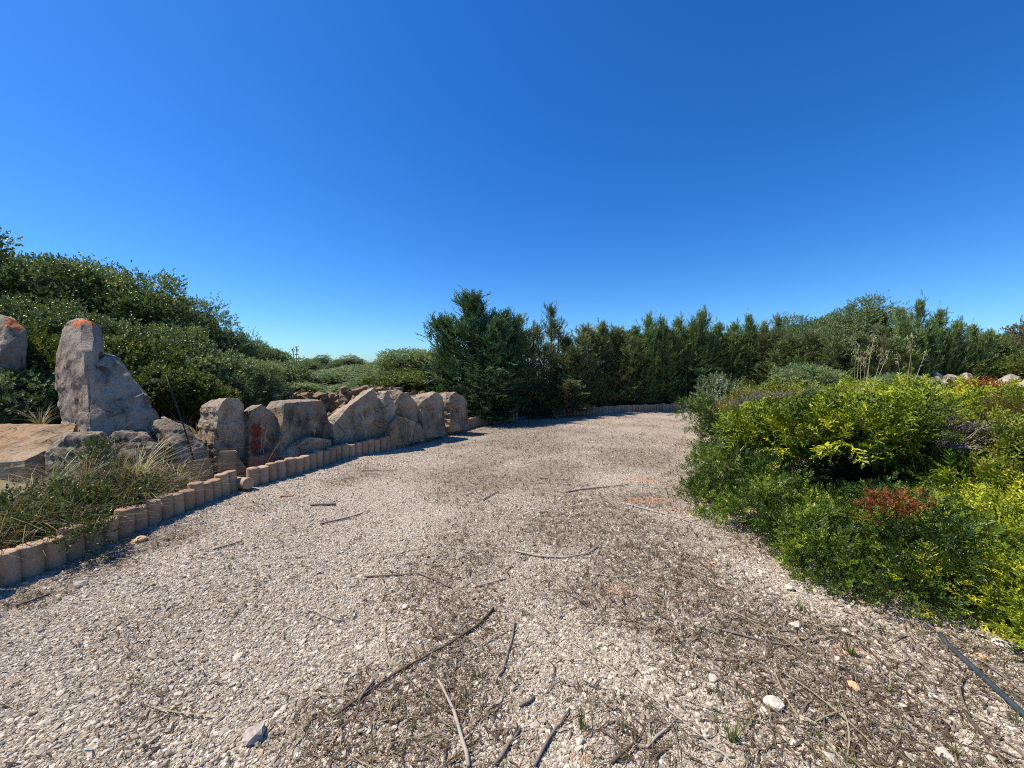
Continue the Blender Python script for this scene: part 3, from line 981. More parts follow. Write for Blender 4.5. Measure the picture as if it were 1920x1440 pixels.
rock('boulder', 'dark stone with jagged top behind the thin upright stone', [kslab([(738, 748), (747, 731), (757, 729), (766, 745), (784, 765), (795, 790), (797, 825), (738, 830)], (738, 7.75), (797, 8.35), 0.4)], M['stone_brown'], 0.034, 0.05, 0.02, 2.8, seed=13, ridged=0.02)
rock('boulder', 'small crumbly rock filling the gap under the jagged dark stone', [kslab([(732, 800), (748, 778), (770, 788), (790, 798), (800, 825), (732, 838)], (732, 7.5), (800, 8.15), 0.25)], M['stone_brown'], 0.034, 0.06, 0.022, 3.4, seed=14, ridged=0.02)
rock('boulder', 'brown rounded boulder near the end of the boulder row', [kslab([(790, 750), (800, 737), (818, 733), (830, 740), (836, 770), (838, 815), (794, 822)], (790, 8.2), (838, 8.8), 0.45)], M['stone_brown'], 0.036, 0.05, 0.018, 2.6, seed=15, ridged=0.015)
rock('boulder', 'last boulder of the row with warm lit flank against the dark cypress', [kslab([(842, 745), (850, 735), (864, 737), (874, 750), (878, 780), (876, 805), (846, 808)], (842, 9.0), (878, 9.5), 0.45)], M['stone_brown'], 0.036, 0.05, 0.018, 2.6, seed=16, ridged=0.015)

# pale boulders beyond the junipers
for i, (xs, ys, xe, ye, d, lab) in enumerate([
        (1742, 698, 1776, 735, 13.0, 'pale block at the inner end of the boulders beyond the junipers'),
        (1758, 702, 1804, 735, 12.6, 'rounded pale boulder with mossy flank beyond the junipers'),
        (1792, 698, 1842, 735, 12.9, 'smooth domed pale boulder in the middle of the boulders beyond the junipers'),
        (1856, 703, 1916, 735, 11.6, 'large pale boulder with a peaked top beyond the junipers'),
        (1900, 708, 1970, 740, 11.4, 'low pale boulder cut by the right edge of the photo')]):
    w = xe - xs
    pk = (0.35, 0.5, 0.4, 0.65, 0.5)[i]
    s = px_set([(xs - 6, ye), (xs + w * 0.1, ys + 16), (xs + w * pk * 0.6, ys + 5), (xs + w * pk, ys), (xs + w * (pk + 0.25), ys + 5), (xe - w * 0.06, ys + 17), (xe + 6, ye)], d, 0.8, [(xs + w * 0.5, ys + 18, d - 0.35), (xs + w * 0.4, ye, d - 0.55)])
    s += [(x, y, gz(x, y) - 0.1) for x, y, z in s if z < 1.45]
    rock('boulder', lab, [s], M['stone_pale'], 0.07, 0.10, 0.02, 1.4, seed=20 + i, group='pale boulders beyond the junipers')

# leaning old edging blocks behind the kerb
def slab_block(name, label, p, size, rot, mat):
    bm = bmesh.new()
    bmesh.ops.create_cube(bm, size=1)
    for v in bm.verts:
        v.co = Vector((v.co.x * size[0], v.co.y * size[1], (v.co.z + 0.5) * size[2]))
    bmesh.ops.bevel(bm, geom=bm.edges[:], offset=0.012, segments=2, affect='EDGES')
    bmesh.ops.subdivide_edges(bm, edges=[e for e in bm.edges if e.calc_length() > 0.1], cuts=2, use_grid_fill=True)
    for v in bm.verts:
        v.co += Vector((mnoise.noise(v.co * 9 + Vector(p)), mnoise.noise(v.co * 9 + Vector((5, 1, 0))), 0)) * 0.008
    me = bpy.data.meshes.new(name); bm.to_mesh(me); bm.free()
    me.materials.append(mat)
    o = obj(name, me, None, p)
    o.rotation_euler = rot
    return tag(o, label, 'block')
q = G(368, 928, 0.05); slab_block('leaning_block', 'old ochre block with chipped top standing behind the kerb', (q.x - 0.12, q.y + 0.28, 0.0), (0.22, 0.09, 0.42), (R(-8), R(-6), R(35)), M['oldtile'])
q = G(405, 915, 0.05); slab_block('leaning_block', 'taller ochre block standing right of the chipped one', (q.x - 0.1, q.y + 0.30, 0.0), (0.20, 0.10, 0.46), (R(-6), R(4), R(30)), M['oldtile'])
q = G(452, 905, 0.05); slab_block('leaning_block', 'brown slab tilted over in the gap below the rounded boulder', (q.x - 0.12, q.y + 0.30, 0.02), (0.12, 0.09, 0.42), (R(-10), R(-28), R(35)), M['oldtile'])
q = G(320, 945, 0.05); slab_block('terracotta_block', 'reddish block half buried behind the near kerb', (q.x - 0.18, q.y + 0.2, 0.0), (0.30, 0.12, 0.26), (R(-10), R(5), R(38)), M['tile'])
for i, (px_, lab) in enumerate(((478, 'reddish brick nearest the gap behind the long kerb'), (508, 'middle one of three reddish bricks behind the long kerb'), (536, 'reddish brick nearest the square boulder behind the long kerb'))):
    q = G(px_, 893 - i * 8, 0.05)
    slab_block('terracotta_brick', lab, (q.x - 0.16, q.y + 0.30, 0.04), (0.26, 0.12, 0.24), (R(-4), R(2), R(42)), M['tile'])['group'] = 'reddish bricks behind the long kerb'

# iron rod
b = Buf()
b.tube([W(366, 872, 5.0), W(345, 800, 5.02), W(322, 735, 5.05), W(311, 703, 5.06)], [0.009, 0.009, 0.008, 0.007], 6)
p = W(366, 872, 5.0)
tag(obj('iron_rod', b.mesh('iron_rod', M['iron'], p, True), None, p), 'thin dark iron rod leaning beside the standing stone', 'rod')

# ------------------------------------------------------------------ dry stone wall
def pebble_mesh(name, seed, mat, sub=2, rough=0.35, flat=0.8):
    bm = bmesh.new()
    bmesh.ops.create_icosphere(bm, subdivisions=sub, radius=1)
    rr = random.Random(seed)
    off = Vector((rr.uniform(-50, 50), rr.uniform(-50, 50), rr.uniform(-50, 50)))
    planes = [Vector((rr.gauss(0, 1), rr.gauss(0, 1), rr.gauss(0, 1))).normalized() for _ in range(9)]
    lim = [rr.uniform(0.55, 0.9) for _ in planes]
    for v in bm.verts:
        c = v.co.copy()
        for pl, li in zip(planes, lim):
            dd = c.dot(pl)
            if dd > li: c -= pl * (dd - li)
        c *= 1 + rough * 0.4 * mnoise.noise(c * 1.6 + off)
        c.z *= flat
        v.co = c
    me = bpy.data.meshes.new(name); bm.to_mesh(me); bm.free()
    me.materials.append(mat)
    if sub > 2:
        me.polygons.foreach_set('use_smooth', np.ones(len(me.polygons), bool))
        me.set_sharp_from_angle(angle=R(35))
    return me
def field_stone(seed):
    rr = random.Random(seed + 900)
    pts = [Vector((rr.choice((-1, 1)) * rr.uniform(0.55, 1.0), rr.choice((-1, 1)) * rr.uniform(0.55, 1.0), rr.choice((-1, 1)) * rr.uniform(0.45, 0.85))) for _ in range(15)]
    bm = hull_bm([pts])
    bmesh.ops.triangulate(bm, faces=bm.faces[:])
    bmesh.ops.bevel(bm, geom=bm.edges[:], offset=0.05, segments=1, affect='EDGES')
    me = bpy.data.meshes.new('stone'); bm.to_mesh(me); bm.free()
    me.materials.append(M['stone_wall'])
    return me
wall_meshes = [field_stone(k) for k in range(8)]
A0, A1 = W(535, 760, 10.8), W(842, 760, 11.6)
wroot = empty('dry_stone_wall', (A0.x, A0.y, gz(A0.x, A0.y)), 'low dry stone wall of brown field stones behind the boulder row', 'wall')
rr = random.Random(5)
gz0 = gz(A0.x, A0.y)
L = (A1 - A0).to_2d().length
dirw = Vector((A1.x - A0.x, A1.y - A0.y, 0)).normalized()
nrm = Vector((-dirw.y, dirw.x, 0))
zt = lambda s: 0.93 - 0.04 * math.sin(s * 2.1)
layer, z = 0, gz0 + 0.05
while z < 1.0:
    for row in (0, 1):
        s = rr.uniform(0, 0.2)
        while s < L:
            w = rr.uniform(0.12, 0.30)
            if z < zt(s) and not (0.35 * L > s > 0.2 * L and z > 0.7 and rr.random() < 0.3):
                o = obj('stone', wall_meshes[rr.randrange(8)], wroot)
                p = A0 + dirw * (s + w / 2) + nrm * (row * 0.28 + rr.uniform(-0.04, 0.04))
                o.location = (p.x - A0.x, p.y - A0.y, z - gz0 + rr.uniform(-0.02, 0.03))
                o.rotation_euler = (rr.uniform(-.5, .5), rr.uniform(-.5, .5), rr.uniform(0, 6.28))
                hh = rr.uniform(0.085, 0.13)
                o.scale = (w * 0.56, w * rr.uniform(0.42, 0.56), hh * 1.2)
            s += w * 0.93
    z += 0.15
# a spill of small stones in front of the wall
pl = Buf()
hp = W(655, 775, 9.9)
V_, F_ = [], []
for i in range(70):
    me = wall_meshes[i % 8]
    c = Vector((hp.x + rr.gauss(0, 0.55), hp.y + rr.gauss(0, 0.35), 0))
    hgt = max(0.0, 0.62 - 0.8 * math.hypot(c.x - hp.x, (c.y - hp.y) * 1.2))
    c.z = gz(c.x, c.y) + rr.uniform(0, 1) * hgt
    if i == 0:
        rub = empty('rubble_heap', (hp.x, hp.y, gz(hp.x, hp.y)), 'heap of small brown rubble stones in front of the dry stone wall', 'rubble')
    o = obj('stone', me, rub)
    o.location = c - Vector(rub.location)
    o.rotation_euler = (rr.uniform(0, 6), rr.uniform(0, 6), rr.uniform(0, 6))
    s = rr.uniform(0.05, 0.11)
    o.scale = (s, s, s)

# ------------------------------------------------------------------ foliage builders
def leaf_tpl(l, w, fold=0.25):
    """one leaf along +x: folded diamond"""
    V = np.array([(0, 0, 0), (l * 0.45, w, w * fold), (l, 0, -l * 0.06), (l * 0.45, -w, w * fold)], float)
    F = np.array([(0, 2, 1), (0, 3, 2)])
    return V, F

def rotz(a):
    c, s = math.cos(a), math.sin(a)
    return np.array([(c, -s, 0), (s, c, 0), (0, 0, 1.0)])
def roty(a):
    c, s = math.cos(a), math.sin(a)
    return np.array([(c, 0, s), (0, 1, 0), (-s, 0, c)])
def rotx(a):
    c, s = math.cos(a), math.sin(a)
    return np.array([(1, 0, 0), (0, c, -s), (0, s, c)])

def sprig_broad(n=9, length=1.0, l=0.42, w=0.12, seed=0, whorl=True):
    r = random.Random(seed)
    V, F, k = [], [], 0
    for i in range(n):
        t = (i + 0.5) / n
        v, f = leaf_tpl(l * r.uniform(0.7, 1.1) * (1.05 - 0.3 * t), w * r.uniform(0.8, 1.15))
        az = i * 2.4 + r.uniform(-.4, .4) if whorl else (math.pi / 2 if i % 2 else -math.pi / 2) + r.uniform(-.3, .3)
        m = rotx(az) @ roty(-(1.05 - 0.6 * t) + r.uniform(-.2, .2)) @ rotx(r.uniform(-.8, .8))
        V.append(v @ m.T + np.array([t * length * 0.8, 0, 0])); F.append(f + k); k += len(v)
    return np.concatenate(V), np.concatenate(F)

def sprig_pinnate(seed=0, leaves=5):
    """twig with pinnate leaves: lentisk"""
    r = random.Random(seed)
    V, F, k = [], [], 0
    for i in range(leaves):
        t = (i + 0.6) / leaves
        M0 = rotx(i * 2.4 + r.uniform(-.4, .4)) @ roty(-(1.0 - 0.55 * t))
        L = 0.7 * r.uniform(0.8, 1.2)
        for j in range(4):
            u = 0.3 + 0.2 * j
            for sgn in (-1, 1):
                v, f = leaf_tpl(0.25 * r.uniform(.75, 1.2), 0.042, 0.3)
                q = v @ (rotx(r.uniform(-.9, .9))).T @ rotz(sgn * r.uniform(.6, 1.1)).T + np.array([u * L, 0, 0])
                V.append(q @ M0.T + np.array([t * 0.8, 0, 0])); F.append(f + k); k += 4
        v, f = leaf_tpl(0.25, 0.055)
        V.append((v + np.array([L * 0.98, 0, 0])) @ M0.T + np.array([t * 0.8, 0, 0])); F.append(f + k); k += 4
    return np.concatenate(V), np.concatenate(F)

def sprig_needle(seed=0, sub=11, needles=5, spread=0.85, thick=0.016, flat=0.45):
    """feathery juniper / cypress spray: axis, side shoots, needle tips"""
    r = random.Random(seed)
    V, F, k = [], [], 0
    def spike(p, d, ln, w):
        nonlocal k
        d = d / np.linalg.norm(d)
        s = np.cross(d, np.array([r.gauss(0, .5), r.gauss(0, .5), 1.0])); s /= np.linalg.norm(s) + 1e-9
        V.append(np.array([p - s * w, p + s * w, p + d * ln])); F.append(np.array([(k, k + 1, k + 2)])); k += 3
    X = np.array([1.0, 0, 0])
    spike(np.zeros(3), X, 1.0, thick)
    for i in range(sub):
        t = 0.12 + 0.85 * i / sub
        sgn = 1 if i % 2 else -1
        ln = (0.42 * (1 - t) + 0.13) * r.uniform(.8, 1.2)
        d = np.array([0.75, sgn * spread * r.uniform(.7, 1.2), r.gauss(0.1, flat)])
        p = X * t
        spike(p, d, ln, thick * 0.9)
        dn = d / np.linalg.norm(d)
        for j in range(needles):
            q = p + dn * ln * (0.2 + 0.8 * j / needles)
            nd = dn + np.array([r.gauss(0, .4), r.gauss(0, .55), r.gauss(0.1, .5)])
            spike(q, nd, 0.12 * r.uniform(.7, 1.2), thick)
    return np.concatenate(V), np.concatenate(F)

def frames(D, r):
    D = D / (np.linalg.norm(D, axis=1, keepdims=True) + 1e-9)
    up = np.tile(np.array([0, 0, 1.0]), (len(D), 1)) + r.normal(0, 0.35, D.shape)
    Y = np.cross(up, D); Y /= np.linalg.norm(Y, axis=1, keepdims=True) + 1e-9
    Z = np.cross(D, Y)
    return np.stack([D, Y, Z], 2)          # columns

def place(tpls, P, D, S, A, r):
    """instances of several sprig templates -> V, F, attr"""
    Rm = frames(D, r)
    pick = r.integers(0, len(tpls), len(P))
    Vs, Fs, As, k = [], [], [], 0
    for i, (tv, tf) in enumerate(tpls):
        m = pick == i
        if not m.any(): continue
        n = m.sum()
        V = np.einsum('nij,kj->nki', Rm[m], tv) * S[m][:, None, None] + P[m][:, None, :]
        Vs.append(V.reshape(-1, 3))
        Fs.append((tf[None] + (np.arange(n) * len(tv))[:, None, None]).reshape(-1, 3) + k)
        As.append(np.clip(np.repeat(A[m], len(tv)) + np.repeat(r.normal(0, 0.10, n * len(tv) // tv.shape[0]), tv.shape[0]), 0, 1))
        k += n * len(tv)
    return np.concatenate(Vs), np.concatenate(Fs), np.concatenate(As)

def pad_sprigs(pads, clusters_m2, sprigs, cr, size, r, up=0.4, out=0.7, lump=0.18, lower=0.35, nz=None, freq=1.3):
    """sprig positions on lumpy ellipsoid pads, gathered in clusters; pads: (cx,cy,cz,rx,ry,rz)"""
    nz = nz or Noise3(int(r.integers(1e6)), freq, 2)
    Ps, Ds, As = [], [], []
    arr = np.array(pads, float)
    for (cx, cy, cz, rx, ry, rz) in pads:
        area = 4 * math.pi * (((rx * ry) ** 1.6 + (rx * rz) ** 1.6 + (ry * rz) ** 1.6) / 3) ** (1 / 1.6)
        nC = max(6, int(area * clusters_m2))
        u = r.normal(size=(nC * 2, 3)); u /= np.linalg.norm(u, axis=1, keepdims=True)
        u = u[(u[:, 2] > -0.25) | (r.random(len(u)) < lower)][:nC]
        rad = np.array([rx, ry, rz])
        lumpv = 1 + lump * nz(np.array([cx, cy, cz]) + u * rad)
        depth = 1 - 0.32 * r.random(len(u)) ** 1.6
        depth = np.where(r.random(len(u)) < 0.10, 1.0 + 0.22 * r.random(len(u)), depth)      # shoots that stick out
        C = np.array([cx, cy, cz]) + u * rad * (lumpv * depth)[:, None]
        # drop clusters buried in another pad
        inside = np.zeros(len(C), bool)
        for q in arr:
            dd = (((C - q[:3]) / q[3:]) ** 2).sum(1)
            inside |= dd < 0.42
        C, u, depth = C[~inside], u[~inside], depth[~inside]
        N = u / rad; N /= np.linalg.norm(N, axis=1, keepdims=True)
        ca = r.normal(0.50, 0.13, len(C)) + r.normal(0, 0.20)
        c2 = np.repeat(C, sprigs, 0); n2 = np.repeat(N, sprigs, 0); a2 = np.repeat(ca, sprigs)
        off = r.normal(0, 0.5, c2.shape) * cr
        off -= n2 * (off * n2).sum(1)[:, None] * 0.35
        p = c2 + off
        d = n2 * out + off / cr * 0.8 + np.array([0, 0, up]) + r.normal(0, 0.28, c2.shape)
        Ps.append(p); Ds.append(d); As.append(a2 + r.normal(0, 0.12, len(a2)))
    P, D, A = np.concatenate(Ps), np.concatenate(Ds), np.concatenate(As)
    S = size * r.uniform(0.7, 1.25, len(P))
    return P, D, S, A

def lobes(pads, n, rmin, rmax, flat, seed):
    """break each pad into overlapping lobes so that it shows lit shelves and dark gaps"""
    rr = random.Random(seed)
    out = []
    for (cx, cy, cz, rx, ry, rz) in pads:
        out.append((cx, cy, cz - 0.45 * rz, rx * 0.55, ry * 0.55, rz * 0.5))
        for i in range(n):
            a = rr.uniform(0, 6.283); e = rr.uniform(-0.25, 1.0)
            ce = math.sqrt(max(0.0, 1 - e * e))
            q = rr.uniform(rmin, rmax)
            k = rr.uniform(0.72, 0.98)
            out.append((cx + rx * k * ce * math.cos(a), cy + ry * k * ce * math.sin(a), cz + rz * k * e, q, q, q * flat))
    return out

def core_mesh(buf, pads, k=0.7, seed=0, a=0.05):  # added solid lumps that stop light passing through the foliage
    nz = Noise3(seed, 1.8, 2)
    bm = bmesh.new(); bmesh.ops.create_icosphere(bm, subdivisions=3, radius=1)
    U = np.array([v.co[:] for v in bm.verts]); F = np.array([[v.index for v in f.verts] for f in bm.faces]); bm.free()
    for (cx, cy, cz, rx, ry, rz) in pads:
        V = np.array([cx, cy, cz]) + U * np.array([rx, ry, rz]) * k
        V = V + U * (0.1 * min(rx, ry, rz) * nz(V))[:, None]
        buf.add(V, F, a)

T_BROAD = [sprig_broad(9, 1, 0.46, 0.13, s) for s in range(4)]
T_OLIVE = [sprig_broad(10, 1, 0.44, 0.085, 10 + s) for s in range(4)]
T_LENT = [sprig_pinnate(s, 3) for s in range(5)]
T_JUN = [sprig_needle(s, 9, 3, 0.8, 0.042, 0.35) for s in range(5)]
T_CYP = [sprig_needle(20 + s, 7, 2, 0.7, 0.045, 0.35) for s in range(5)]
T_HERB = [sprig_broad(14, 1, 0.22, 0.06, 30 + s) for s in range(4)]
T_DEAD = [sprig_needle(40 + s, 8, 2, 0.9, 0.014, 0.6) for s in range(4)]

def foliage_mesh(name, pads, tpl, mat, clusters, sprigs, cr, size, seed, off, core=0.66, core_pads=None, **kw):
    r = np.random.default_rng(seed)
    P, D, S, A = pad_sprigs(pads, clusters, sprigs, cr, size, r, **kw)
    V, F, At = place(tpl, P, D, S, A, r)
    b = Buf(); b.add(V, F, At)
    nf = sum(len(f) for f in b.F)
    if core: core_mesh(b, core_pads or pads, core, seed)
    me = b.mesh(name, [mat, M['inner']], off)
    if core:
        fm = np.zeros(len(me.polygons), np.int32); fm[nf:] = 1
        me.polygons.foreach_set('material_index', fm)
    return me

def stems_mesh(name, base, tips, r0, mat, off, seed, sides=5):
    rr = random.Random(seed)
    b = Buf()
    for t in tips:
        t = Vector(t)
        mid1 = base.lerp(t, 0.35) + Vector((rr.gauss(0, .06), rr.gauss(0, .06), 0.05)) * (t - base).length * 0.6
        mid2 = base.lerp(t, 0.7) + Vector((rr.gauss(0, .05), rr.gauss(0, .05), 0.05)) * (t - base).length * 0.5
        s0 = base + Vector((rr.gauss(0, r0), rr.gauss(0, r0), 0))
        b.tube([s0, mid1, mid2, t], [r0, r0 * 0.7, r0 * 0.45, r0 * 0.2], sides, rr.random())
    return b.mesh(name, mat, off, True)

# ------------------------------------------------------------------ broadleaf shrubs and trees (prototypes built round the origin)
def proto_shrub(name, seed, mat, tpl, npads=9, leaf=0.22, dens=9, sprigs=11, cr=0.24, trunk=0.09, tall=1.0):
    """unit shrub: about 2 m across and 2*tall m high"""
    rr = random.Random(seed)
    pads = [(0, 0, 1.0 * tall, 0.62, 0.62, 0.85 * tall)]
    for i in range(npads):
        a = i * 2.399 + rr.uniform(-.3, .3)
        q = rr.uniform(0.35, 0.62)
        zc = rr.uniform(0.35, 1.55) * tall
        s = rr.uniform(0.30, 0.46)
        q *= 1.0 - 0.35 * max(0, zc / tall - 1)
        pads.append((q * math.cos(a), q * math.sin(a), zc, s, s, s * rr.uniform(.75, 1.0) * tall))
    root = empty(name, (0, 0, 0), 'x', 'x')
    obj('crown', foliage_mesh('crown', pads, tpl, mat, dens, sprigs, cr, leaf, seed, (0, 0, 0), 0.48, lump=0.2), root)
    tips = [p[:3] for p in pads]
    obj('trunk', stems_mesh('trunk', Vector((0, 0, -0.1)), tips, trunk * 0.5, M['bark'], (0, 0, 0), seed), root)
    return root

# crowns are modelled at about 2 m and enlarged, leaf sizes are set for the enlarged tree
PS = {}
def shrub(kind, px, top, d, width, label, cat='shrub', group=None, name=None, rot=None, depth=1.0, sink=0.12):
    """stand a shrub so that its top shows at pixel row `top`"""
    c = W(px, 720, d)
    zt = W(px, top, d).z
    z0 = gz(c.x, c.y)
    h = zt - z0
    rot = random.uniform(0, 6.28) if rot is None else rot
    root, made, ph = PS[kind]
    s = width / 2.0
    sc = (s, s * depth, (h + sink) / ph)
    loc = (c.x, c.y, z0 - sink)
    if not made:
        root.location, root.scale = loc, sc
        root.rotation_euler = (0, 0, rot)
        PS[kind][1] = True
        o = root
    else:
        o = copy_tree(root, loc, rot, sc)
    o['label'] = label; o['category'] = cat
    if group: o['group'] = group
    elif 'group' in o: del o['group']
    if name: o.name = name
    return o

PS['darkA'] = [proto_shrub('broadleaf_tree', 101, M['broad_dark'], T_BROAD, 14, 0.053, 48, 13, 0.115), False, 1.98]
PS['darkB'] = [proto_shrub('broadleaf_tree', 102, M['broad_dark'], T_BROAD, 15, 0.053, 46, 13, 0.115), False, 1.98]
PS['oliveA'] = [proto_shrub('olive_tree', 103, M['broad_olive'], T_OLIVE, 13, 0.072, 38, 12, 0.12), False, 1.98]
PS['oliveB'] = [proto_shrub('olive_shrub', 104, M['broad_olive'], T_OLIVE, 10, 0.12, 26, 11, 0.15), False, 1.98]
PS['yellow'] = [proto_shrub('yellow_green_shrub', 105, M['broad_yellow'], T_BROAD, 9, 0.115, 24, 12, 0.16), False, 1.98]
PS['brown'] = [proto_shrub('brownish_tree', 106, M['broad_brown'], T_OLIVE, 9, 0.12, 24, 10, 0.15), False, 1.98]

GL = 'evergreen trees on the left slope'
for k, px_, top, d, w, lab, cat, nm in [
        ('darkA', -70, 425, 9.0, 5.6, 'tallest dark evergreen tree at the left edge of the photo', 'tree', 'broadleaf_tree'),
        ('darkB', 70, 462, 9.6, 5.0, 'dark evergreen tree behind the tip of the standing stone', 'tree', 'broadleaf_tree'),
        ('oliveA', 150, 482, 10.6, 4.6, 'grey green tree crown between two darker ones on the left skyline', 'tree', 'olive_tree'),
        ('darkA', 215, 494, 10.2, 4.6, 'dark evergreen tree rising right of the standing stone', 'tree', 'broadleaf_tree'),
        ('darkB', 292, 532, 10.6, 3.8, 'dark evergreen tree halfway down the leafy slope', 'tree', 'broadleaf_tree'),
        ('oliveA', 340, 562, 10.8, 3.4, 'olive green tree on the slope above the rounded boulder', 'tree', 'olive_tree'),
        ('darkA', 30, 545, 7.9, 3.2, 'dark bushy tree above the lichened boulder at the left edge', 'tree', 'broadleaf_tree'),
        ('darkB', 190, 570, 8.6, 3.2, 'dark bushy tree just behind the standing stone', 'tree', 'broadleaf_tree'),
        ('oliveA', 388, 588, 10.8, 3.0, 'grey green tree near the lower end of the leafy slope', 'tree', 'olive_tree'),
        ('oliveA', 430, 622, 11.2, 2.2, 'grey green rounded tree ending the leafy slope above the boulders', 'tree', 'olive_tree'),
        ('darkA', 290, 600, 8.8, 3.0, 'dark shrub under the trees behind the iron rod', 'shrub', 'broadleaf_shrub'),
        ('oliveA', 350, 640, 9.0, 2.4, 'grey green shrub below the slope trees right of the iron rod', 'shrub', 'olive_shrub'),
        ('oliveB', 410, 655, 9.0, 2.4, 'olive green shrub behind the rounded boulder', 'shrub', 'olive_shrub'),
        ('oliveB', 462, 672, 10.2, 2.0, 'olive green shrub behind the square boulder', 'shrub', 'olive_shrub'),
        ('oliveB', 512, 676, 12.5, 2.2, 'taller loose olive shrub left of the dry stone wall', 'shrub', 'olive_shrub'),
        ('yellow', 235, 640, 7.0, 1.8, 'yellow green leafy shrub right of the standing stone', 'shrub', 'yellow_green_shrub'),
        ('yellow', 75, 635, 6.9, 1.6, 'yellow green leafy shrub left of the standing stone', 'shrub', 'yellow_green_shrub'),
        ('yellow', 310, 690, 6.8, 1.5, 'low yellow green shrub behind the iron rod', 'shrub', 'yellow_green_shrub'),
        ('yellow', 385, 722, 7.2, 1.1, 'small yellow green bush left of the rounded boulder', 'shrub', 'yellow_green_shrub'),
        ('oliveB', 30, 690, 6.0, 1.5, 'grey green bush at the left edge above the flat boulder', 'shrub', 'olive_shrub')]:
    shrub(k, px_, top, d, w, lab, cat, GL, nm)
# middle distance
GM = 'shrubs beyond the dry stone wall'
for i, (k, px_, top, d, w, lab) in enumerate([
        ('oliveA', 503, 640, 24, 3.6, 'hazy grey tree rising above the end of the leafy slope'),
        ('oliveB', 545, 694, 15, 2.8, 'loose olive bush left behind the dry stone wall'),
        ('oliveB', 600, 696, 15, 4.2, 'wide low olive bush behind the middle of the dry stone wall'),
        ('oliveA', 597, 666, 34, 3.6, 'small round tree standing alone on the far skyline'),
        ('oliveA', 658, 667, 34, 4.6, 'round far tree left of the small pole'),
        ('oliveB', 650, 688, 18, 4.4, 'grey green bush behind the wall below the far round tree'),
        ('oliveA', 712, 674, 26, 6.0, 'broad domed grey tree right of the small pole'),
        ('oliveB', 705, 702, 14, 3.6, 'low bush right above the pointed slab'),
        ('oliveA', 755, 658, 24, 5.0, 'feathery pale tree left of the big cypress'),
        ('oliveB', 790, 655, 20, 4.4, 'grey green tree touching the big cypress'),
        ('yellow', 765, 698, 13.0, 3.0, 'yellowish bush behind the jagged dark stone'),
        ('yellow', 820, 698, 12.6, 2.6, 'yellowish bush at the foot of the big cypress'),
        ('oliveB', 560, 714, 12.4, 2.6, 'low bush right behind the left end of the dry stone wall'),
        ('oliveB', 655, 718, 12.6, 3.0, 'low bush right behind the middle of the dry stone wall'),
        ('oliveB', 745, 715, 12.6, 2.8, 'low bush right behind the right end of the dry stone wall'),
        ('oliveA', 560, 672, 28, 5.0, 'far tree between the slope and the lone round tree'),
        ('oliveA', 630, 678, 42, 14, 'long far thicket on the skyline left of the pole'),
        ('oliveA', 745, 676, 42, 15, 'long far thicket on the skyline right of the pole')]):
    shrub(k, px_, top, d, w, lab, 'tree' if 'tree' in lab else 'bush', GM, 'distant_tree' if 'tree' in lab else 'distant_bush')
# right, behind the hedge
shrub('oliveA', 1585, 560, 24, 7.0, 'big rounded grey green tree towering behind the hedge', 'tree', None, 'rounded_tree')
shrub('oliveA', 1500, 590, 23, 5.0, 'left shoulder tree beside the big rounded tree', 'tree', None, 'rounded_tree')
shrub('oliveA', 1660, 600, 23, 4.0, 'smaller rounded tree right of the big rounded tree', 'tree', None, 'rounded_tree')
shrub('darkB', 1865, 612, 15, 2.6, 'dark green round tree near the right edge of the photo', 'tree', None, 'round_tree')
shrub('brown', 1925, 603, 15, 2.8, 'brownish grey tree cut by the right edge of the photo', 'tree', None, 'brownish_tree')
shrub('yellow', 1830, 672, 13.6, 2.4, 'low green bush behind the pale boulders', 'bush', None, 'green_bush')
shrub('yellow', 1920, 665, 13.0, 2.6, 'green bush behind the pale boulders at the right edge', 'bush', None, 'green_bush')
shrub('oliveB', 1510, 682, 9.5, 2.0, 'olive green bush behind the brown mound', 'bush', None, 'olive_bush')
shrub('oliveB', 1690, 700, 10.0, 1.8, 'grey green cushion bush behind the tall grass', 'bush', None, 'olive_bush')

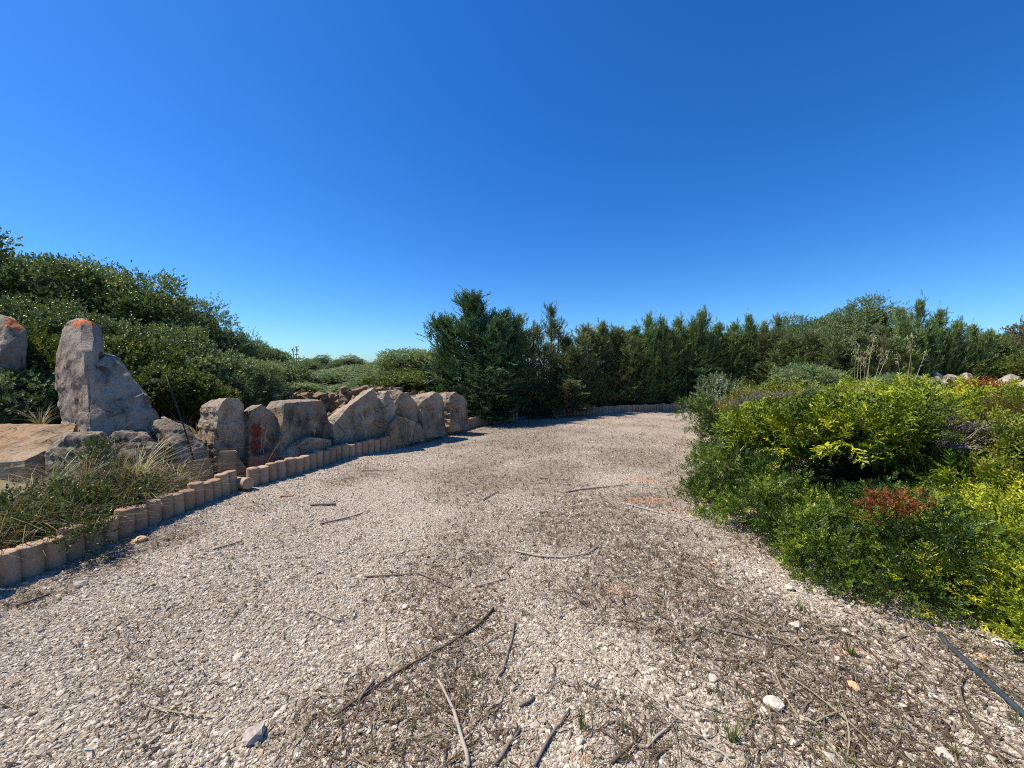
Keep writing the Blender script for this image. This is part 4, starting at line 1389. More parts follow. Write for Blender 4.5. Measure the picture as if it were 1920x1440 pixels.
# ------------------------------------------------------------------ cypresses
def proto_cypress(name, seed, mat, leaders=1, plumes=120, sprays=9, size=0.34, bare=0.0, R0=0.42, tw=30, lean=0.0, twig_mat='bark'):
    """3 m tall cypress round the origin, R0 = crown radius share"""
    r = np.random.default_rng(seed)
    rr = random.Random(seed)
    root = empty(name, (0, 0, 0), 'x', 'x')
    wood = Buf(); tw_b = Buf()
    Ps, Ds, As, Ss = [], [], [], []
    lead = [(0, 0, 3.0)]
    for q in range(leaders - 1):
        aa = q * 2.4 + rr.uniform(-.5, .5)
        rq = rr.uniform(.35, .7)
        lead.append((rq * math.cos(aa), rq * math.sin(aa), rr.uniform(2.3, 2.85)))
    for li, (lx, ly, H) in enumerate(lead):
        ax = [Vector((0, 0, -0.15)), Vector((lx * 0.35, ly * 0.35, H * 0.25)), Vector((lx * 0.8, ly * 0.8, H * 0.6)), Vector((lx + lean, ly, H * 0.97))]
        wood.tube(ax, [0.075, 0.055, 0.035, 0.008], 6, rr.random())
        np_ = int(plumes / leaders * (1.25 if li == 0 else 0.9))
        for i in range(np_):
            t = rr.random() ** 0.85
            if t < 0.72 and rr.random() < bare: continue
            t = 0.03 + 0.97 * t
            z = H * t
            k = t * 3; j = min(2, int(k))
            c = ax[j].lerp(ax[j + 1], k - j)
            az = rr.uniform(0, 6.283)
            rad = (R0 * 3 * 0.5 * (1 - t) ** 0.62 + 0.06) * rr.uniform(0.55, 1.12) * (1 - 0.25 * max(0, 0.2 - t) * 5)
            if leaders > 1: rad *= 0.8
            el = R(28 + 40 * t) + rr.gauss(0, 0.15)
            tip = Vector((c.x + rad * math.cos(az), c.y + rad * math.sin(az), z + rad * math.tan(el) * 0.35))
            dirp = (tip - Vector((c.x, c.y, z - 0.25 * rad))).normalized()
            tip.z = min(tip.z, H)
            if i % 4 == 0:
                wood.tube([c, c.lerp(tip, 0.5) + Vector((0, 0, -0.03)), tip], [0.018, 0.012, 0.004], 4, rr.random(), False)
            n = sprays
            ca = rr.gauss(0.5, 0.17) + 0.12 * (t - 0.5)
            pos = np.array(tip) - np.array(dirp) * (r.random(n) * 0.34)[:, None] + r.normal(0, 0.06, (n, 3))
            Ps.append(pos)
            Ds.append(np.array(dirp) * 0.9 + r.normal(0, 0.45, (n, 3)) + np.array([0, 0, 0.25]))
            As.append(ca + r.normal(0, 0.12, n))
            Ss.append(size * r.uniform(0.65, 1.15, n) * (1 - 0.35 * t))
        # leader tip plume
        n = 10
        zz = r.random(n) * 0.35
        Ps.append(np.array(ax[3]) - np.c_[np.zeros(n), np.zeros(n), zz] + r.normal(0, 0.025, (n, 3)))
        Ds.append(np.array([0, 0, 1.0]) + r.normal(0, 0.25, (n, 3))); As.append(np.full(n, 0.5)); Ss.append(size * 0.6 * r.uniform(.7, 1.1, n))
    # bare inner twigs
    for i in range(tw):
        z = rr.uniform(0.2, 2.3)
        az = rr.uniform(0, 6.283)
        ln = rr.uniform(0.3, 0.75) * (1.15 - z / 3)
        c = Vector((rr.gauss(0, .03), rr.gauss(0, .03), z))
        tip = c + Vector((ln * math.cos(az), ln * math.sin(az), ln * rr.uniform(-0.15, 0.5)))
        mid = c.lerp(tip, 0.5) + Vector((rr.gauss(0, .05), rr.gauss(0, .05), rr.gauss(0, .05)))
        tw_b.tube([c, mid, tip], [0.011, 0.008, 0.003], 4, rr.random(), False)
        for _ in range(2):
            q = mid.lerp(tip, rr.random())
            tw_b.tube([q, q + Vector((rr.gauss(0, .12), rr.gauss(0, .12), rr.gauss(0.03, .1)))], [0.005, 0.002], 3, rr.random(), False)
    P, D, A, S = np.concatenate(Ps), np.concatenate(Ds), np.concatenate(As), np.concatenate(Ss)
    V, F, At = place(T_CYP, P, D, S, A, r)
    obj('crown', mesh_np('crown', V, F, mat, At), root)
    obj('trunk', wood.mesh('trunk', M['bark'], (0, 0, 0), True), root)
    if tw: obj('twigs', tw_b.mesh('twigs', M[twig_mat], (0, 0, 0)), root)['kind'] = 'stuff'
    return root

PS['cypA'] = [proto_cypress('cypress_tree', 201, M['cypress'], 3, 330, 9, 0.30, R0=0.62), False, 3.0]
PS['cypB'] = [proto_cypress('cypress_tree', 202, M['cypress'], 4, 340, 9, 0.30, R0=0.66), False, 3.0]
PS['cypC'] = [proto_cypress('cypress_tree', 203, M['cypress_brown'], 3, 280, 9, 0.30, R0=0.66, bare=0.15, tw=110, twig_mat='twig'), False, 3.0]
PS['cypBare'] = [proto_cypress('bare_cypress_tree', 204, M['cypress_brown'], 3, 230, 8, 0.28, bare=0.55, tw=170, R0=0.6, twig_mat='twig'), False, 3.0]
PS['cypBig'] = [proto_cypress('large_cypress_tree', 205, M['cypress_blue'], 5, 560, 9, 0.31, R0=0.66), False, 3.0]

GH = 'cypress trees of the hedge'
def cyp(kind, px, top, d, w, label, name='cypress_tree', group=GH, **kw):
    return shrub(kind, px, top, d, w, label, 'tree', group, name, sink=0.05, **kw)
shrub('cypBig', 885, 556, 11.8, 3.1, 'large dense blue green cypress at the start of the hedge', 'tree', None, 'large_cypress_tree', rot=0.6, sink=0.05)
cyp('cypA', 838, 598, 12.2, 1.7, 'slim cypress leader left against the large blue green cypress')
cyp('cypBig', 945, 592, 12.4, 1.9, 'dark cypress merging into the right flank of the large cypress')
cyp('cypBare', 975, 598, 12.8, 2.2, 'half bare cypress with dark open branches next to the merged cypresses', 'bare_cypress_tree')
cyp('cypBare', 1000, 625, 13.2, 2.2, 'thin see through cypress in the gap of the hedge', 'bare_cypress_tree')
cyp('cypBare', 1033, 577, 13.6, 2.0, 'tall thin cypress with a tufted tip standing over the hedge gap', 'bare_cypress_tree')
cyp('cypC', 1062, 635, 13.8, 2.2, 'low browned cypress right of the tufted tall one')
names = ['first', 'second', 'third', 'fourth', 'fifth', 'sixth', 'seventh', 'eighth', 'ninth', 'tenth']
row = [(1098, 612, 14.2, 'cypC'), (1128, 618, 14.6, 'cypC'), (1158, 606, 14.9, 'cypC'), (1190, 612, 15.1, 'cypA'), (1215, 604, 15.3, 'cypB'),
       (1243, 606, 15.6, 'cypA'), (1270, 602, 15.8, 'cypB'), (1298, 610, 16.0, 'cypA'), (1316, 597, 16.0, 'cypB'), (1345, 605, 16.2, 'cypA')]
for i, (px_, top, d, k) in enumerate(row):
    cyp(k, px_, top + (4, -8, 12, 2, -10, 8, -4, 14, -12, 4)[i], d, (2.3, 1.9, 2.5, 2.1, 1.8, 2.4, 2.0, 2.5, 1.7, 2.2)[i], names[i] + ' cypress of the closed hedge counted from the low browned one')
row = [(1375, 606, 16.3, 'cypB', 'dull'), (1402, 602, 16.0, 'cypA', 'twin tipped'), (1430, 620, 15.6, 'cypC', 'browned'), (1455, 604, 15.4, 'cypBare', 'bare topped'), (1485, 628, 14.8, 'cypC', 'low brown'),
       (1520, 630, 14.4, 'cypC', 'twiggy'), (1560, 628, 14.0, 'cypBare', 'open branched'), (1605, 630, 13.6, 'cypC', 'leaning'), (1650, 625, 13.4, 'cypBare', 'thin'), (1690, 610, 13.4, 'cypA', 'green')]
for i, (px_, top, d, k, ad) in enumerate(row):
    cyp(k, px_, top + (2, -8, 8, -6, 6, -4, 8, 0, -8, -6)[i], d, (2.3, 1.7, 2.4, 1.8, 2.3, 2.2, 2.4, 2.2, 2.0, 1.9)[i], ad + ' cypress, ' + names[i] + ' of the hedge rising behind the brown juniper mound', 'cypress_tree')
for px_, top, d, k, lab in [(1718, 566, 13.6, 'cypA', 'tall pointed cypress right of the big rounded tree'), (1757, 584, 13.8, 'cypA', 'pointed cypress above the inner pale boulder'),
                            (1790, 605, 13.6, 'cypB', 'dense cypress above the domed pale boulder'), (1820, 612, 13.8, 'cypA', 'cypress next to the dark round tree')]:
    cyp(k, px_, top, d, 1.5, lab)
for i, px_ in enumerate(range(1110, 1420, 34)):        # a second rank fills the hedge
    cyp(('cypB', 'cypC', 'cypA')[i % 3], px_, 622 + (i * 7) % 13, 16.2 + 0.1 * i, 2.4, names[i] + ' cypress of the rear hedge rank, counted from the hedge gap')
for i, (px_, lab) in enumerate(((1470, 'first'), (1540, 'second'), (1625, 'third'), (1700, 'fourth'), (1775, 'fifth'), (1840, 'sixth'))):
    cyp(('cypA', 'cypC', 'cypB')[i % 3], px_, 640, 15.0, 2.6, lab + ' low cypress filling the hedge behind the tall oat grass', 'cypress_tree')
# low growth that closes the hedge foot
for i, (px_, top, d, w, k, lab) in enumerate([(915, 680, 11.4, 2.4, 'cypBig', 'dark low bough mass under the half bare cypress'), (1010, 712, 12.6, 2.0, 'cypC', 'brown green low cypress under the hedge gap'),
                                   (1060, 702, 13.0, 2.0, 'cypC', 'brown green low cypress above the start of the far kerb'), (1330, 690, 15.0, 2.0, 'cypBig', 'dark low cypress closing the end of the drive')]):
    cyp(k, px_, top, d, w, lab, 'low_cypress', 'low cypresses at the hedge foot')

# ------------------------------------------------------------------ junipers and lentisk on the right bank
def bush(name, label, pads, tpl, mat, clusters, sprigs, cr, size, seed, cat='shrub', group=None, core=0.62, dead=None, stem=0.018, lobe=None, **kw):
    pads0 = pads
    if lobe: pads = lobes(pads, *lobe, seed)
    base = Vector((sum(p[0] for p in pads) / len(pads), sum(p[1] for p in pads) / len(pads), 0))
    base.z = gz(base.x, base.y)
    root = empty(name, base, label, cat, group)
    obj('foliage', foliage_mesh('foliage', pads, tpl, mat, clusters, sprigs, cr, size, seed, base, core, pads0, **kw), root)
    obj('stems', stems_mesh('stems', base + Vector((0, 0, -0.05)), [p[:3] for p in pads0], stem, M['bark'], base, seed), root)
    if dead:
        for dpads, dmat, dc, nm in dead:
            o = obj(nm, foliage_mesh(nm, dpads, T_DEAD if dmat != 'dead_red' else T_JUN, M[dmat], dc, 9, 0.08 if dmat == 'dead_red' else 0.12, 0.105 if dmat == 'dead_red' else 0.16, seed + 5, base, 0, lump=0.25), root)
    return root

def pw(px, py, d, rx, ry, rz):
    p = W(px, py, d)
    return (p.x, p.y, p.z, rx, ry, rz)

# glossy dark lentisk along the drive
bush('lentisk_shrub', 'dark glossy green shrub bulging furthest into the drive',
     [pw(1400, 940, 4.6, .55, .6, .45), pw(1385, 875, 5.2, .55, .6, .45), pw(1470, 915, 4.35, .5, .5, .40), pw(1430, 1005, 3.9, .45, .45, .38), pw(1360, 960, 4.5, .32, .36, .32)],
     T_LENT, M['lentisk'], 23, 10, 0.09, 0.112, 301, group='lentisk shrubs beside the drive', lump=0.22, freq=2.6, lobe=(7, 0.13, 0.26, 0.85), core=0.4)
bush('lentisk_shrub', 'dark glossy shrub under the dark hollow of the juniper',
     [pw(1550, 1000, 3.65, .42, .45, .30), pw(1520, 1055, 3.2, .38, .4, .32), pw(1610, 1035, 3.25, .40, .4, .30), pw(1480, 985, 3.8, .42, .42, .38), pw(1610, 885, 4.75, .5, .35, .30), pw(1700, 890, 4.5, .4, .35, .28)],
     T_LENT, M['lentisk'], 26, 10, 0.085, 0.108, 302, group='lentisk shrubs beside the drive', lump=0.22, freq=2.6, lobe=(7, 0.13, 0.26, 0.85), core=0.4)
bush('lentisk_shrub', 'nearest dark glossy shrub above the black pipe',
     [pw(1640, 1090, 2.85, .42, .4, .34), pw(1720, 1090, 2.75, .40, .4, .34), pw(1570, 1100, 2.95, .32, .35, .3), pw(1770, 1130, 2.6, .32, .3, .26), pw(1690, 1045, 3.05, .34, .34, .28)],
     T_LENT, M['lentisk'], 30, 10, 0.08, 0.098, 303, group='lentisk shrubs beside the drive', lump=0.22, freq=2.6, lobe=(7, 0.13, 0.26, 0.85), core=0.4)
bush('lentisk_shrub', 'small bright green shrub at the far corner of the juniper bank',
     [pw(1345, 800, 7.6, .5, .5, .5), pw(1365, 830, 6.6, .5, .5, .45)],
     T_LENT, M['lentisk'], 24, 10, 0.11, 0.125, 304, group='lentisk shrubs beside the drive', lump=0.22, freq=2.6, lobe=(7, 0.13, 0.26, 0.85), core=0.4)
# golden junipers
GJ = 'spreading junipers on the right bank'
JK = dict(lower=0.3, lump=0.2, out=1.0, up=0.1, freq=3.2, lobe=(6, 0.17, 0.32, 0.42), core=0.45)
bush('juniper_shrub', 'golden green juniper with a jutting lip over the dark hollow',
     [pw(1525, 812, 4.15, .50, .45, .17), pw(1600, 810, 3.95, .45, .45, .18), pw(1672, 806, 3.95, .38, .4, .17), pw(1470, 822, 4.5, .36, .38, .18), pw(1560, 800, 4.9, .65, .55, .22), pw(1640, 798, 4.8, .65, .55, .22), pw(1600, 778, 5.8, .75, .55, .22)],
     T_JUN, M['juniper'], 8, 14, 0.11, 0.21, 311, group=GJ, **JK)
bush('juniper_shrub', 'golden juniper spread along the top of the bank under the tall grass',
     [pw(1720, 797, 5.2, .7, .6, .28), pw(1790, 794, 5.0, .7, .6, .30), pw(1870, 797, 4.7, .65, .6, .30), pw(1940, 802, 4.4, .6, .6, .3), pw(1800, 772, 5.8, .9, .6, .26), pw(1890, 774, 5.5, .9, .6, .26), pw(1980, 782, 5.2, .9, .6, .3)],
     T_JUN, M['juniper'], 8, 14, 0.11, 0.21, 312, group=GJ, dead=[([pw(1845, 738, 5.0, .22, .2, .08)], 'dead_red', 60, 'dead_branch'), ([pw(1880, 790, 4.1, .25, .2, .12), pw(1730, 760, 4.6, .2, .2, .08)], 'dead_brown', 40, 'dead_branch')], **JK)
bush('juniper_shrub', 'dull green juniper with bleached dead twigs at its heart',
     [pw(1765, 850, 4.0, .35, .4, .26), pw(1840, 860, 3.8, .42, .42, .28), pw(1905, 865, 3.6, .42, .42, .32), pw(1865, 920, 3.5, .40, .4, .3), pw(1800, 895, 3.7, .3, .35, .26), pw(1935, 945, 3.2, .4, .36, .3), pw(2080, 930, 3.2, .45, .4, .3)],
     T_JUN, M['juniper_dull'], 14, 13, 0.10, 0.17, 313, group=GJ,
     dead=[([pw(1765, 815, 3.72, .2, .15, .12), pw(1800, 820, 3.66, .18, .14, .10)], 'dead_grey', 50, 'dead_twigs'), ([pw(1722, 812, 3.85, .14, .15, .14)], 'dead_brown', 70, 'dead_branch')], **JK)
bush('juniper_shrub', 'bright juniper below the rusty dead branch',
     [pw(1800, 1000, 3.0, .34, .36, .22), pw(1872, 990, 2.95, .36, .38, .24), pw(1925, 1025, 2.75, .36, .36, .24), pw(1765, 1015, 3.05, .24, .26, .18), pw(1830, 945, 3.25, .36, .28, .18), pw(2070, 1040, 2.75, .4, .36, .22)],
     T_JUN, M['juniper'], 18, 13, 0.09, 0.15, 314, group=GJ,
     dead=[([pw(1695, 955, 2.9, .15, .10, .045), pw(1638, 962, 2.95, .09, .08, .035)], 'dead_red', 150, 'dead_branch')], **JK)
bush('juniper_shrub', 'low lime green juniper spray nearest the black pipe',
     [pw(1840, 1112, 2.45, .20, .22, .09), pw(1900, 1122, 2.35, .24, .24, .10), pw(1950, 1110, 2.35, .3, .3, .14)],
     T_JUN, M['juniper'], 34, 11, 0.07, 0.13, 315, group=GJ, **JK)
bush('juniper_shrub', 'brown patched juniper mound at the far end of the bank',
     [pw(1420, 770, 8.2, .85, .7, .40), pw(1480, 762, 8.4, .95, .8, .44), pw(1545, 765, 8.0, .85, .7, .36), pw(1390, 795, 7.4, .55, .5, .38), pw(1440, 805, 6.8, .7, .6, .38)],
     T_JUN, M['juniper_dull'], 9, 12, 0.13, 0.23, 316, group=GJ,
     dead=[([pw(1400, 770, 7.1, .45, .35, .28), pw(1470, 795, 6.3, .4, .3, .25)], 'dead_brown', 40, 'dead_branch'), ([pw(1435, 772, 6.7, .5, .35, .25), pw(1510, 768, 6.9, .55, .4, .28)], 'dead_grey', 50, 'dead_twigs')], **JK)
bush('juniper_shrub', 'flat yellow green juniper behind the tall grass',
     [pw(1590, 760, 7.5, .8, .7, .24), pw(1650, 758, 7.2, .7, .7, .24), pw(1700, 760, 7.0, .7, .7, .24)],
     T_JUN, M['juniper'], 9, 12, 0.13, 0.22, 317, group=GJ, **JK)
bush('grey_leaved_shrub', 'wispy grey green shrub at the corner where the drive turns',
     [pw(1345, 745, 8.4, .28, .3, .42), pw(1330, 770, 8.2, .25, .25, .25)], T_HERB, M['sage'], 26, 6, 0.14, 0.22, 318, core=0, up=0.9)
# bleached dead branches standing out of the dull juniper
b = Buf()
rr = random.Random(3)
base = W(1783, 838, 3.5)
for i in range(26):
    a = rr.uniform(0, 6.28)
    ln = rr.uniform(0.12, 0.34)
    t = base + Vector((math.cos(a) * ln, -0.05 + math.sin(a) * ln * 0.4, rr.uniform(-0.05, 0.24)))
    m = base.lerp(t, 0.5) + Vector((rr.gauss(0, .03), rr.gauss(0, .03), rr.gauss(0, .03)))
    b.tube([base, m, t], [0.008, 0.005, 0.0015], 4, rr.random(), False)
    for _ in range(3):
        q = m.lerp(t, rr.random()); b.tube([q, q + Vector((rr.gauss(0, .06), rr.gauss(0, .04), rr.gauss(0.01, .05)))], [0.003, 0.001], 3, rr.random(), False)
tag(obj('dead_branch', b.mesh('dead_branch', M['twig'], base), None, base), 'bleached branching dead wood caught in the dull juniper', 'branch')

# ------------------------------------------------------------------ weeds on the left bank
bush('leafy_weed', 'dense small leaved green weed over the near kerb', [pw(60, 965, 3.5, .42, .3, .16), pw(140, 950, 3.7, .42, .3, .16), pw(20, 1000, 3.2, .3, .25, .16), pw(215, 940, 3.9, .35, .25, .13), pw(110, 985, 3.4, .35, .22, .13)],
     T_HERB, M['herb'], 32, 8, 0.10, 0.15, 401, 'weed', core=0, up=0.7, stem=0.006)
bush('leafy_weed', 'small dark green weed trailing over the kerb near the ochre blocks', [pw(255, 930, 4.1, .25, .2, .12), pw(295, 925, 4.3, .22, .2, .10)], T_HERB, M['herb'], 60, 8, 0.09, 0.13, 402, 'weed', core=0.5, up=0.6, stem=0.005)
bush('leafy_weed', 'upright green weed against the shaded stone below the flat boulder', [pw(185, 860, 4.1, .08, .08, .15)], T_HERB, M['herb'], 90, 8, 0.07, 0.12, 403, 'weed', core=0, up=1.0, stem=0.005)
bush('leafy_weed', 'dark weed hanging down over the near kerb blocks', [pw(140, 1010, 3.15, .16, .12, .12), pw(170, 1000, 3.25, .12, .1, .1)], T_HERB, M['herb'], 90, 8, 0.08, 0.11, 404, 'weed', core=0, up=0.1, stem=0.004)

def tuft(name, label, p, blades, h, spread, width, bend, mat, seed, cat='grass', group=None):
    p = Vector(p)
    V, F, A = tufts(np.array([tuple(p)]), blades, np.array([h]), spread, width, bend, seed)
    me = mesh_np(name, V - np.array(tuple(p)), F, M[mat], A)
    return tag(obj(name, me, None, p), label, cat, group)

def on(px, py, z=0.0, dz=0.0):
    g = G(px, py, z)
    return (g.x, g.y, z + dz)
GT = 'green grass tufts on the drive'
for i, (px_, py_, h, nb, lab) in enumerate([
        (1596, 1232, 0.075, 46, 'bright green grass tuft near the end of the black pipe'), (1372, 1392, 0.12, 44, 'tall green grass tuft beside the big white stone'),
        (1092, 1366, 0.11, 30, 'thin green grass tuft beside the broken stick end'), (1790, 1418, 0.06, 24, 'small grass tuft beside the pale oval stone'),
        (1500, 1145, 0.07, 30, 'grass tuft in front of the dark shrub'), (1665, 1300, 0.06, 24, 'sparse grass tuft left of the black pipe'),
        (1310, 1235, 0.04, 22, 'tiny green tuft in the middle of the litter'), (735, 1150, 0.04, 26, 'tiny green tuft left of the long dark stick'),
        (200, 1190, 0.04, 16, 'tiny tuft alone on the clean gravel'), (1535, 1385, 0.045, 20, 'small tuft between the white stone and the oval stone'),
        (1365, 1065, 0.06, 26, 'grass tuft at the foot of the bulging shrub')]):
    tuft('grass_tuft', lab, on(px_, py_), nb, h, 0.6, 0.0016, 0.6, 'grass_green', 50 + i, group=GT)
# long grasses on the left bank
GB = 'long arching grasses on the left bank'
for i, (px_, py_, d, h, nb, w, mat, lab) in enumerate([
        (20, 990, 3.3, 0.42, 26, 0.006, 'grass_green', 'broad bladed green grass at the left edge above the kerb'),
        (85, 890, 3.85, 0.52, 26, 0.005, 'grass_green', 'arching green grass before the flat boulder'),
        (215, 870, 4.2, 0.62, 60, 0.0028, 'straw', 'tangled dry grass below the standing stone'),
        (255, 855, 4.45, 0.60, 44, 0.0032, 'straw_green', 'pale arching grass before the pitted stone'),
        (300, 880, 4.5, 0.52, 46, 0.0026, 'straw', 'dry grass leaning over the reddish block'),
        (160, 850, 4.1, 0.58, 46, 0.0026, 'straw', 'dry grass at the corner of the flat boulder'),
        (270, 905, 4.2, 0.36, 30, 0.0024, 'straw', 'matted dry grass behind the near kerb'),
        (370, 800, 6.0, 0.35, 30, 0.004, 'straw', 'yellow dry grass left of the rounded boulder'),
        (345, 790, 6.4, 0.40, 30, 0.004, 'straw', 'yellow dry grass behind the iron rod'),
        (75, 780, 5.5, 0.35, 40, 0.004, 'straw', 'dry grass behind the flat boulder'),
        (640, 800, 7.6, 0.25, 18, 0.003, 'straw', 'dry grass behind the pointed slab'),
        (190, 905, 3.9, 0.40, 30, 0.0024, 'straw', 'fine dry grass standing out of the near weed'),
        (120, 905, 3.7, 0.38, 22, 0.0024, 'straw', 'thin dry grass in front of the shaded stone'),
        (235, 915, 4.0, 0.34, 40, 0.0022, 'straw', 'bent dry grass above the kerb end of the weed'),
        (50, 960, 3.4, 0.34, 22, 0.004, 'straw_green', 'yellowing broad grass near the left edge'),
        (330, 880, 4.7, 0.34, 22, 0.0026, 'straw_green', 'pale grass beside the old ochre block')]):
    p = W(px_, py_, d)
    tuft('long_grass', lab, (p.x, p.y, max(gz(p.x, p.y), p.z - h * 0.4)), nb, h, 1.6, w, 0.9, mat, 80 + i, group=GB)

pts = []
rr = random.Random(41)
while len(pts) < 230:
    px_, py_ = rr.uniform(-20, 400), rr.uniform(0, 1)
    k0 = np.interp(px_, [p[0] for p in KERB], [p[1] for p in KERB])
    g = G(px_, k0)
    off = 0.16 + 1.15 * py_ ** 0.75
    x, y = g.x - 0.9 * off, g.y + 0.42 * off
    pts.append((x, y, gz(x, y)))
pts = np.array(pts)
V, F, A = tufts(pts, 22, RNG.uniform(0.22, 0.58, len(pts)), 1.6, 0.0026, 0.9, 131)
tag(obj('dry_grass', mesh_np('dry_grass', V, F, M['straw'], A)), 'tangle of tan dry grass over the bank behind the near kerb', 'grass', kind='stuff')

def oat_grass(name, label, stalks, mat, group=None, drop=0.5):
    """tall seed bearing stalks; stalks: list of ((base), (top), radius)"""
    b = Buf()
    rr = random.Random(len(label))
    base = Vector(stalks[0][0])
    for s0, s1, rad in stalks:
        s0, s1 = Vector(s0), Vector(s1)
        side = Vector((rr.gauss(0, 0.03), rr.gauss(0, 0.03), 0)) * (s1 - s0).length
        pts = [s0, s0.lerp(s1, .4) + side * 0.4, s0.lerp(s1, .75) + side * 0.3, s1]
        b.tube(pts, [rad, rad * .8, rad * .6, rad * .3], 4, rr.random(), False)
        L = (s1 - s0).length
        for i in range(22):
            t = rr.uniform(0.66, 1.0)
            q = s0.lerp(s1, t)
            a = rr.uniform(0, 6.28)
            ln = L * rr.uniform(0.015, 0.06)
            e = q + Vector((math.cos(a) * ln, math.sin(a) * ln, ln * 0.5))
            b.tube([q, e], [rad * .3, rad * .2], 3, rr.random(), False)
            dn = e + Vector((math.cos(a) * 0.01, math.sin(a) * 0.01, -L * 0.045))
            b.tube([e, e.lerp(dn, 0.5), dn], [rad * .25, rad * 0.6, rad * .15], 4, rr.uniform(.6, 1), False)
    tag(obj(name, b.mesh(name, M[mat], base), None, base), label, 'grass', group)

def stalk(x0, y0, x1, y1, d, r=0.005):
    return (W(x0, y0, d), W(x1, y1, d - 0.05), r)
oat_grass('oat_grass', 'tall pale oat grass clump waving above the golden juniper', [stalk(1600, 745, 1604, 640, 5.2), stalk(1606, 745, 1611, 645, 5.2), stalk(1620, 742, 1640, 626, 5.2), stalk(1622, 744, 1632, 650, 5.25), stalk(1630, 740, 1655, 652, 5.2), stalk(1612, 745, 1614, 655, 5.3), stalk(1632, 738, 1668, 655, 5.15), stalk(1618, 745, 1626, 660, 5.1)], 'straw_green')
oat_grass('oat_grass', 'second pair of tall oat stalks right of the main clump', [stalk(1700, 722, 1712, 625, 5.4), stalk(1708, 720, 1706, 628, 5.4), stalk(1712, 722, 1738, 655, 5.4), stalk(1690, 720, 1682, 665, 5.3)], 'straw_green')
oat_grass('oat_grass', 'dry oat stalks standing before the red stained boulder', [stalk(486, 885, 494, 772, 5.55, .003), stalk(480, 888, 468, 838, 5.5, .003), stalk(490, 888, 525, 826, 5.5, .003), stalk(492, 886, 500, 800, 5.55, .002)], 'straw')
oat_grass('oat_grass', 'thin dry stalks in front of the square boulder', [stalk(585, 850, 592, 790, 6.1, .002), stalk(560, 855, 557, 825, 6.1, .002)], 'straw')
oat_grass('oat_grass', 'weed stalks in front of the pointed slab', [stalk(690, 815, 698, 785, 6.9, .003), stalk(682, 818, 676, 796, 6.9, .003), stalk(735, 815, 738, 790, 7.3, .003), stalk(745, 815, 750, 785, 7.3, .003)], 'weeds')
oat_grass('reed_stalks', 'few thin dead reed stalks sticking up beyond the slope trees', [stalk(553, 700, 549, 652, 16, .02), stalk(556, 700, 557, 648, 16, .02), stalk(560, 700, 561, 668, 16, .015)], 'straw')
oat_grass('oat_grass', 'pale twiggy stalks at the corner of the juniper bank', [stalk(1350, 760, 1352, 715, 7.8, .004), stalk(1352, 760, 1362, 722, 7.8, .004), stalk(1340, 770, 1328, 740, 7.8, .004)], 'dead_grey')
oat_grass('grass_stalk', 'single green stalk leaning in front of the dark juniper hollow', [(W(1718, 890, 3.4), W(1697, 810, 3.4), 0.003)], 'grass_green')

# ------------------------------------------------------------------ sticks on the gravel
def stick(label, px, r, mat='stick_grey', taper=0.55, lift=0.0):
    r *= 0.85
    pts = [G(*p) for p in px]
    rr = random.Random(int(px[0][0]))
    P = []
    for a, b_ in zip(pts[:-1], pts[1:]):
        n = max(3, int((b_ - a).length / 0.06))
        for i in range(n):
            P.append(a.lerp(b_, i / n))
    P.append(pts[-1])
    Q = []
    L = len(P)
    for i, p in enumerate(P):
        z = float(drive_bump(np.array([[p.x, p.y]]))[0])
        Q.append(Vector((p.x + rr.gauss(0, r * .35), p.y + rr.gauss(0, r * .35), z + r * 0.9 + 0.006 + lift * math.sin(math.pi * i / L))))
    rad = [r * (1 - (1 - taper) * i / L) * rr.uniform(.86, 1.14) for i in range(L)]
    b = Buf()
    b.tube(Q, rad, 7, 0.5)
    for _ in range(2 if L > 6 else 0):       # stubs of side twigs
        k = rr.randrange(2, L - 2)
        d = (Q[k + 1] - Q[k - 1]).normalized()
        s = Vector((-d.y, d.x, 0.25)) * rr.choice((-1, 1))
        b.tube([Q[k], Q[k] + (s + d * 0.6) * r * rr.uniform(2, 9)], [r * .5, r * .2], 5, 0.6)
    tag(obj('stick', b.mesh('stick', M[mat], Q[0], True), None, Q[0]), label, 'stick', 'dry sticks on the gravel')

